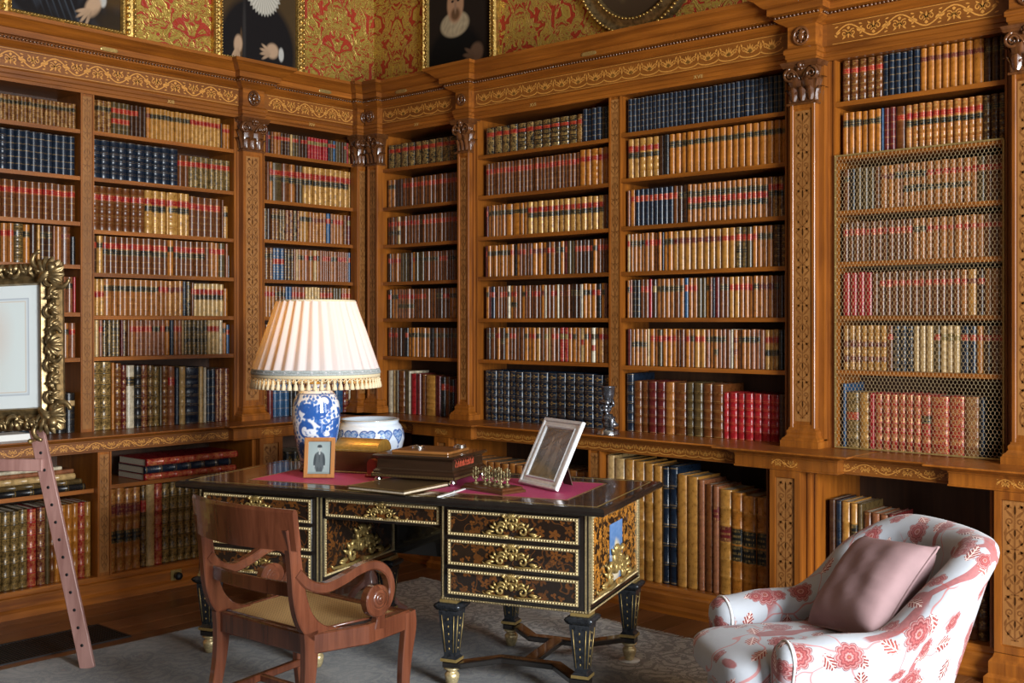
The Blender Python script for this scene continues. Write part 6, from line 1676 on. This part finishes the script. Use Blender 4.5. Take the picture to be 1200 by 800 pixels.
for sx in (-1, 1):
    def X(x): return sorted((sx * x, sx * (x - TH)))
    xr, xf = 0.276, 0.326
    a, b = X(xr)
    mb = MB(); plate(mb, [(-.300, 0.0), (-.262, .14), (-.232, .28), (-.222, .40), (-.225, .47)], [.019, .022, .026, .032, .034], a, b); mb.build('leg', M['chairwood'], ch)
    mb = MB(); plate(mb, [(-.020, .424), (-.105, .432), (-.188, .458), (-.246, .515), (-.276, .595), (-.290, .685), (-.302, .775), (-.325, .86)], [.026, .032, .036, .036, .032, .028, .025, .020], a, b); mb.build('stile', M['chairwood'], ch)
    # front leg, sweeping back then forward
    a, b = X(xf)
    mb = MB(); plate(mb, [(.238, .462), (.242, .40), (.222, .28), (.214, .16), (.232, 0.0)], [.030, .032, .026, .022, .018], a, b); mb.build('leg', M['chairwood'], ch)
    # side rail from rear leg to front leg (slightly splayed)
    mb = MB(); mb.bar([(sx * (xr - TH / 2), -.215, .425), (sx * (.305), 0.02, .418), (sx * (xf - TH / 2), .235, .432)], TH * .95, .075); mb.build('seat_rail', M['chairwood'], ch)
    # scrolled arm
    arm = smooth_path([(-.290, .695), (-.240, .646), (-.168, .622), (-.085, .636), (.0, .664), (.075, .668), (.130, .632), (.146, .572), (.120, .515), (.070, .490), (.028, .506), (.014, .546), (.032, .580), (.060, .582), (.070, .558)], 5)
    mb = MB(); m = len(arm); P_ = []
    for i in range(m):
        y, z = arm[i]; a_ = arm[max(i - 1, 0)]; b_ = arm[min(i + 1, m - 1)]; dy, dz = b_[0] - a_[0], b_[1] - a_[1]; l = math.hypot(dy, dz); ny, nz = -dz / l, dy / l
        t = i / (m - 1); h = .020 * (1 - .35 * t); xc = sx * (xr - TH / 2 + (xf - xr) * min(1, t * 1.6)); w_ = .021 - .002 * t; c = .005
        P_.append([(xc + p_ * w_, y + ny * q, z + nz * q) for p_, q in ((-1, h - c), (-.75, h), (.75, h), (1, h - c), (1, -h + c), (.75, -h), (-.75, -h), (-1, -h + c))])
    mb.quadgrid(P_, closed_v=True, smooth=False, cap0=True, cap1=True)
    arm_o = mb.build('arm', M['chairwood'], ch)
    xc = sx * (xf - TH / 2)
    for R, yo in ((.052, .016), (.036, .0195), (.022, .022), (.010, .0255)):
        mb = MB().lathe([(R, -yo), (R, yo), (R * .8, yo + .0025), (.0008, yo + .002)], 24); mb.xf(Matrix.Translation((xc, .068, .545)) @ Matrix.Rotation(sx * pi / 2, 4, 'Y')); mb.build('arm_volute', M['chairwood'], arm_o)
    mb = MB(); plate(mb, [(.074, .430), (.078, .470), (.074, .500)], [.030, .022, .030], xc - .017, xc + .017); mb.build('arm_support', M['chairwood'], ch)
    MB().bar([(sx * .246, -.255, .150), (sx * .298, .214, .155)], .026, .030).build('stretcher', M['chairwood'], ch)
MB().bar([(-.28, -.02, .152), (.28, -.02, .152)], .024, .028).build('stretcher', M['chairwood'], ch)
MB().bar([(-.26, -.222, .425), (.26, -.222, .425)], .036, .080).build('seat_rail', M['chairwood'], ch)
MB().bar([(-.31, .222, .428), (.31, .222, .428)], .036, .078).build('seat_rail', M['chairwood'], ch)
# crest: broad tablet curving round the shoulders; overhangs the stiles
mb = MB(); P_ = []
nseg = 22
for i in range(nseg + 1):
    t = -1 + 2 * i / nseg; x = t * .296; y0_ = -.385 + .070 * t * t
    zl, zh = .782, .936 - .006 * t * t
    r_ = []
    for y, z in ((0, zl), (.0, zh - .012), (.006, zh), (.016, zh), (.022, zh - .010), (.024, zl + .004), (.018, zl - .003)):
        r_.append((x, y0_ + y - (z - zl) * .13, z))
    P_.append(r_)
mb.quadgrid(P_, closed_v=True, smooth=False, cap0=True, cap1=True); mb.build('crest_rail', M['chairwood'], ch)
mb = MB(); mb.bar([(x, -.262 - .030 * (1 - (x / .25) ** 2), .625) for x in np.linspace(-.25, .25, 13)], .020, .052); mb.build('back_rail', M['chairwood'], ch)
def cane_mat():
    m, nt = new_mat('woven seat cane')
    co = N(nt, 'TexCoord', out=3); s = nt.nodes.new('ShaderNodeSeparateXYZ'); nt.links.new(co, s.inputs[0])
    x, y = s.outputs[0], s.outputs[1]; k = 2 * pi / 0.0135
    sx_ = Mth(nt, 'SINE', Mth(nt, 'MULTIPLY', x, k)); sy_ = Mth(nt, 'SINE', Mth(nt, 'MULTIPLY', y, k))
    d1 = Mth(nt, 'SINE', Mth(nt, 'MULTIPLY', Mth(nt, 'ADD', x, y), k)); d2 = Mth(nt, 'SINE', Mth(nt, 'MULTIPLY', Mth(nt, 'SUBTRACT', x, y), k))
    h = Mth(nt, 'MAXIMUM', Mth(nt, 'MAXIMUM', sx_, sy_), Mth(nt, 'MAXIMUM', d1, d2))
    hole = Step(nt, h, 0.55, 0.15)
    c = Mix(nt, hole, (0.44, 0.27, 0.105), (0.035, 0.018, 0.008))
    finish(nt, c, 0.45, 0.0, h, 0.5, 0.003)
    return m
mb = MB(); P_ = []
for j in range(11):
    v = j / 10; y = -.212 + .428 * v; w_ = .242 + .050 * v
    P_.append([(w_ * (-1 + 2 * i / 14), y, .4605 - .012 * sin(pi * i / 14) * sin(pi * v)) for i in range(15)])
mb.quadgrid(P_, smooth=True); mb.build('cane_seat', cane_mat(), ch)
mb = MB(); mb.tube([(-.242, -.208, .464), (.242, -.208, .464), (.296, .214, .464), (-.296, .214, .464)], .0055, 5, closed=True); mb.build('cane_edging', M['chairwood'], ch)

# ---------------------------------------------------------------- chintz armchair
def chintz():
    m, nt = new_mat('white chintz with red flowers')
    uv = N(nt, 'TexCoord', out=2)
    def network(scale, off, w0, w1, wf):
        wp = N(nt, 'TexNoise', {0: uv, 2: scale * 1.6, 3: 1.0}, out=1)
        p = N(nt, 'VectorMath', {0: N(nt, 'VectorMath', [wp, (0.5, 0.5, 0.5)], operation='SUBTRACT'), 1: (wf, wf, 0), 2: N(nt, 'VectorMath', [uv, off], operation='ADD')}, operation='MULTIPLY_ADD')
        vo = nt.nodes.new('ShaderNodeTexVoronoi'); vo.voronoi_dimensions = '2D'; vo.feature = 'DISTANCE_TO_EDGE'; vo.inputs['Scale'].default_value = scale
        nt.links.new(p, vo.inputs['Vector'])
        return Step(nt, vo.outputs['Distance'], w0, w1)
    gap = N(nt, 'TexNoise', {0: uv, 2: 2.2, 3: 1.0})
    vine = Mth(nt, 'MULTIPLY', network(2.4, (0.3, 0.1, 0), 0.042, 0.034, 0.22), Step(nt, gap, 0.42, 0.46))
    twig = Mth(nt, 'MULTIPLY', network(4.6, (3.3, 1.7, 0), 0.022, 0.014, 0.16), Step(nt, gap, 0.56, 0.50))
    white = (0.37, 0.385, 0.415)
    fine = N(nt, 'TexNoise', {0: uv, 2: 90.0, 3: 2.0})
    c = Mix(nt, Mth(nt, 'MULTIPLY', twig, 0.75), white, (0.46, 0.13, 0.115))
    c = Mix(nt, Mth(nt, 'MULTIPLY', vine, 0.85), c, Mix(nt, fine, (0.17, 0.014, 0.014), (0.36, 0.065, 0.055)))
    def cells(scale, off):
        vo = nt.nodes.new('ShaderNodeTexVoronoi'); vo.voronoi_dimensions = '2D'; vo.inputs['Scale'].default_value = scale; vo.inputs['Randomness'].default_value = 0.62
        p = N(nt, 'VectorMath', [uv, off], operation='ADD'); nt.links.new(p, vo.inputs['Vector'])
        d = N(nt, 'VectorMath', [p, vo.outputs['Position']], operation='SUBTRACT')
        s = nt.nodes.new('ShaderNodeSeparateXYZ'); nt.links.new(d, s.inputs[0])
        cs = nt.nodes.new('ShaderNodeSeparateColor'); nt.links.new(vo.outputs['Color'], cs.inputs[0])
        r = Mth(nt, 'MULTIPLY', N(nt, 'VectorMath', [d], out=1, operation='LENGTH'), scale)
        th = Mth(nt, 'ARCTAN2', s.outputs[1], s.outputs[0])
        return s, cs, r, th, scale
    # leaves
    s, cs, r, th, sc_ = cells(7.6, (5.1, 2.2, 0))
    a = Mth(nt, 'MULTIPLY', cs.outputs[1], 6.28)
    ca, sa = Mth(nt, 'COSINE', a), Mth(nt, 'SINE', a)
    lx = Mth(nt, 'MULTIPLY', Mth(nt, 'ADD', Mth(nt, 'MULTIPLY', s.outputs[0], ca), Mth(nt, 'MULTIPLY', s.outputs[1], sa)), sc_)
    ly = Mth(nt, 'MULTIPLY', Mth(nt, 'SUBTRACT', Mth(nt, 'MULTIPLY', s.outputs[1], ca), Mth(nt, 'MULTIPLY', s.outputs[0], sa)), sc_)
    wl = Mth(nt, 'MULTIPLY', Mth(nt, 'SUBTRACT', 0.17, Mth(nt, 'MULTIPLY', Mth(nt, 'MULTIPLY', lx, lx), 1.45)), Mth(nt, 'MULTIPLY_ADD', Mth(nt, 'SINE', Mth(nt, 'MULTIPLY', lx, 46.0)), 0.22, 1.0))
    leaf = Step(nt, Mth(nt, 'SUBTRACT', Mth(nt, 'ABSOLUTE', ly), wl), 0.012, -0.012)
    vein = Step(nt, Mth(nt, 'ABSOLUTE', ly), 0.012, 0.02)
    vein2 = Step(nt, Mth(nt, 'SINE', Mth(nt, 'ADD', Mth(nt, 'MULTIPLY', lx, 46.0), Mth(nt, 'MULTIPLY', Mth(nt, 'ABSOLUTE', ly), 60.0))), 0.75, 0.45)
    leafm = Mth(nt, 'MULTIPLY', leaf, Mth(nt, 'GREATER_THAN', cs.outputs[0], 0.24))
    lc = Mix(nt, cs.outputs[2], (0.13, 0.012, 0.012), (0.33, 0.07, 0.055))
    lc = Mix(nt, Mth(nt, 'MULTIPLY', Mth(nt, 'MULTIPLY', vein, vein2), 1.0), (0.70, 0.52, 0.47), lc)
    c = Mix(nt, leafm, c, lc)
    # flowers
    for scale, off, thr, pet in ((4.6, (0.78, 0.35, 0), 0.66, 9.0), (7.8, (9.4, 4.3, 0), 0.50, 6.0)):
        s, cs, r, th, sc_ = cells(scale, off)
        R = Mth(nt, 'MULTIPLY_ADD', Mth(nt, 'ABSOLUTE', Mth(nt, 'COSINE', Mth(nt, 'MULTIPLY', th, pet / 2))), 0.055, 0.215)
        q = Mth(nt, 'DIVIDE', r, R)
        ring = Ramp(nt, q, [(0.0, (0.30, 0.12, 0.05)), (0.12, (0.20, 0.012, 0.016)), (0.22, (0.44, 0.22, 0.20)), (0.34, (0.17, 0.010, 0.014)), (0.48, (0.33, 0.075, 0.07)), (0.62, (0.14, 0.010, 0.014)), (0.72, (0.42, 0.18, 0.17)), (0.84, (0.20, 0.025, 0.028)), (0.93, (0.46, 0.30, 0.29)), (0.97, (0.13, 0.010, 0.013))])
        petl = Step(nt, Mth(nt, 'ABSOLUTE', Mth(nt, 'COSINE', Mth(nt, 'MULTIPLY_ADD', q, 4.0, Mth(nt, 'MULTIPLY', th, pet)))), 0.0, 0.5)
        fc = Mix(nt, Mth(nt, 'MULTIPLY_ADD', petl, 0.5, 0.5), (0.24, 0.025, 0.027), ring)
        fm = Mth(nt, 'MULTIPLY', Step(nt, q, 1.02, 0.98), Mth(nt, 'LESS_THAN', cs.outputs[0], thr))
        c = Mix(nt, fm, c, fc)
    weave = N(nt, 'TexNoise', {0: objco(nt), 2: 7.0, 3: 3.0})
    finish(nt, c, 0.75, 0.0, weave, 0.25, 0.02, sheen=0.15)
    return m
M['chintz'] = chintz()
M['piping'] = plain('white piping cord', (0.68, 0.67, 0.66), 0.7)
ARMC, ARMA = (4.379, -1.465), radians(-39)
ac = thing('armchair', 'plump white armchair with red floral chintz standing before the mesh-fronted bookcase', 'armchair', (*ARMC, 0.006), ARMA)
ac.scale = (0.937, 0.937, 0.879)
def sstep(a, b, x):
    t = min(1, max(0, (x - a) / (b - a))); return t * t * (3 - 2 * t)
nt_u = 72
# plan: centre line of the padded wall from one arm front round the back to the other arm front
ctrl = smooth_path([(-.315, -.335), (-.325, -.20), (-.335, -.04), (-.330, .10), (-.285, .24), (-.170, .325), (0, .350), (.170, .325), (.285, .24), (.330, .10), (.335, -.04), (.325, -.20), (.315, -.335)], 12)
cum = np.r_[0, np.cumsum([math.hypot(ctrl[i + 1][0] - ctrl[i][0], ctrl[i + 1][1] - ctrl[i][1]) for i in range(len(ctrl) - 1)])]
TL = cum[-1]
def wallpt(s):
    x = np.interp(s, cum, [c[0] for c in ctrl]); y = np.interp(s, cum, [c[1] for c in ctrl])
    e = 0.01; x2 = np.interp(min(s + e, TL), cum, [c[0] for c in ctrl]); y2 = np.interp(min(s + e, TL), cum, [c[1] for c in ctrl])
    x1 = np.interp(max(s - e, 0), cum, [c[0] for c in ctrl]); y1 = np.interp(max(s - e, 0), cum, [c[1] for c in ctrl])
    dx, dy = x2 - x1, y2 - y1; l = math.hypot(dx, dy)
    return x, y, -dy / l, dx / l            # left of travel = outward
P_ = []; SS = np.linspace(0, TL, nt_u + 1); vlen = None; prof_len = []
for s in SS:
    x, y, ox, oy = wallpt(s)
    q = min(s, TL - s) / (TL / 2)                      # 0 at arm fronts, 1 at centre back
    k = sstep(.34, .80, q)
    top = .575 + .02 * sstep(0, .2, q) + .345 * k
    tau = .078 - .006 * k; lean = (.10 + .10 * k)
    r_ = []
    def pt(off, z):
        o_ = off + lean * max(0, z - .30) * (1.0 + .35 * k)
        return (x + ox * o_, y + oy * o_, z)
    for off, z in ((tau * .75, .10), (tau * .80, .22), (tau * .85, .34)): r_.append(pt(off, z))
    for off, z in ((tau * .95, top - tau * 2.1), (tau * 1.10, top - tau * 1.3)): r_.append(pt(off, z))
    for a_ in np.linspace(-.15, pi + .15, 11): r_.append(pt(tau * 1.15 * cos(a_), top - tau * 1.0 + tau * 1.0 * sin(a_)))
    for off, z in ((-tau * 1.05, top - tau * 1.5), (-tau * .95, (top + .34) / 2 - .02), (-tau * .95, .42), (-tau * .9, .33)): r_.append(pt(off, z))
    P_.append(r_)
def uvgrid(P_):
    A = np.array(P_); du = np.linalg.norm(np.diff(A, axis=0), axis=2).mean(1); dv = np.linalg.norm(np.diff(A, axis=1), axis=2).mean(0)
    U_, V_ = np.r_[0, np.cumsum(du)], np.r_[0, np.cumsum(dv)]
    return lambda i, j: (U_[i % len(U_)] if i < len(U_) else U_[-1] + .05, V_[j % len(V_)])
mb = MB(); mb.quadgrid(P_, smooth=True, uvs=uvgrid(P_))
# rounded arm fronts: shrink the end profile forward to a point
for e_i, sg in ((0, 1), (nt_u, -1)):
    prof = [Vector(p) for p in P_[e_i]]; cen = sum(prof, Vector()) / len(prof); Q = [prof]
    for f, fw in ((.93, .028), (.80, .045), (.55, .056), (.25, .060), (.02, .061)):
        Q.append([cen + (p - cen) * f + Vector((0, -fw, 0)) for p in prof])
    Q = [[tuple(p) for p in r_] for r_ in Q]
    if sg > 0: Q = Q[::-1]
    A0 = uvgrid(P_)(e_i, 0)[0]
    mb.quadgrid(Q, closed_v=True, smooth=True, uvs=lambda i, j, Q=Q: (Q[min(i, 5)][j % len(Q[0])][0] * 1.0 + 4.0 + e_i * .01, Q[min(i, 5)][j % len(Q[0])][2]))
mb.build('upholstered_back', M['chintz'], ac)
for e_i in (0, nt_u):
    prof = [Vector(p) + Vector((0, -.010, 0)) for p in P_[e_i]]; cen = sum(prof, Vector()) / len(prof)
    MB().tube([tuple(cen + (p - cen) * .985) for p in prof], .0055, 6).build('piping', M['piping'], ac)
def puff(a, b, c, e1=.45, e2=.45, nu=40, nv=24, crown=0.0):
    P_ = []
    sp = lambda v, e: math.copysign(abs(v) ** e, v)
    for j in range(nv + 1):
        t = -pi / 2 + pi * j / nv; r_ = []
        for i in range(nu):
            u = 2 * pi * i / nu
            x, y = a * sp(max(cos(t), 0), e1) * sp(cos(u), e2), b * sp(max(cos(t), 0), e1) * sp(sin(u), e2); z = c * sp(sin(t), e1)
            z += crown * (1 - (x / a) ** 2) * (1 - (y / b) ** 2) * (1 if z > 0 else 0)
            r_.append((x, y, z))
        P_.append(r_)
    return P_
S_ = puff(.272, .415, .088, .5, .42, 56, 28, .030)
S_ = [[(x * (1 + .10 * sstep(-.2, -.34, y)), y - .125, z + .395) for x, y, z in r_] for r_ in S_]
mb = MB(); mb.quadgrid(S_, closed_v=True, smooth=True, uvs=lambda i, j: (S_[min(i, 28)][j % 56][0] + 1.3, S_[min(i, 28)][j % 56][1] * 1.0 - S_[min(i, 28)][j % 56][2] * 1.0 + 7.0)); mb.build('seat_cushion', M['chintz'], ac)
F_ = puff(.285, .385, .130, .3, .3, 40, 14); F_ = [[(x, y - .085, z + .210) for x, y, z in r_] for r_ in F_]
mb = MB(); mb.quadgrid(F_, closed_v=True, smooth=True, uvs=lambda i, j: (F_[min(i, 14)][j % 40][0] + F_[min(i, 14)][j % 40][1] + 2.0, F_[min(i, 14)][j % 40][2] + 3.0)); mb.build('seat_base', M['chintz'], ac)
for sx, y in ((-.27, -.33), (.27, -.33), (-.20, .28), (.20, .28)):
    MB().lathe([(.014, 0), (.018, .004), (.022, .05), (.028, .09), (.02, .105)], 14, (sx, y, 0)).build('leg', M['carved'], ac)
# mauve cushion
cw = thing('cushion', 'dusty mauve square cushion with corded edge resting in the floral armchair', 'cushion')
M['mauve'] = plain('dusty mauve cotton', (0.27, 0.165, 0.165), 0.8, noise=0.1, nscale=14)
H_ = .212; n = 22; front, back_ = [], []
rrn = np.random.default_rng(3)
def cush(u, v, sgn):
    pinch = 1 - .075 * (1 - (u * u)) * (abs(v) ** 3) - .0; pinch2 = 1 - .075 * (1 - v * v) * (abs(u) ** 3)
    th = .088 * (max(0, (1 - u ** 4)) * max(0, (1 - v ** 4))) ** .55
    wr = .005 * (sin(9 * u + 5 * v) * sin(4 * v - 3 * u) + .8 * abs(sin(7 * u - 11 * v + 2 * sin(5 * u))) + .6 * abs(sin(13 * v + 4 * u))) * (1 - u * u) * (1 - v * v)
    return (u * H_ * pinch2, -sgn * (th + wr), v * H_ * pinch)
for sgn, lst in ((1, front), (-1, back_)):
    for i in range(n + 1): lst.append([cush(-1 + 2 * i / n, -1 + 2 * j / n, sgn) for j in range(n + 1)])
mb = MB(); mb.quadgrid(front, smooth=True); mb.quadgrid(back_[::-1], smooth=True); co_ = mb.build('cover', M['mauve'], cw)
edge = [cush(-1 + 2 * i / n, -1, 0) for i in range(n)] + [cush(1, -1 + 2 * i / n, 0) for i in range(n)] + [cush(1 - 2 * i / n, 1, 0) for i in range(n)] + [cush(-1, 1 - 2 * i / n, 0) for i in range(n)]
MB().tube([(x, 0, z) for x, y, z in edge], .0055, 6, closed=True).build('piping', M['mauve'], cw)
BLv, TLv, TRv = Vector((-.09, -.060, .450)), Vector((-.165, .205, .755)), Vector((.22, .235, .745))
ez_ = (TLv - BLv).normalized(); ex_ = (TRv - TLv); ex_ = (ex_ - ez_ * ex_.dot(ez_)).normalized(); ey_ = ez_.cross(ex_)
cen = (TLv + BLv) / 2 + ex_ * .20
mt = Matrix(((ex_.x, ey_.x, ez_.x, cen.x), (ex_.y, ey_.y, ez_.y, cen.y), (ex_.z, ey_.z, ez_.z, cen.z), (0, 0, 0, 1)))
cw.matrix_world = Matrix.Translation((*ARMC, 0)) @ Matrix.Rotation(ARMA, 4, 'Z') @ mt
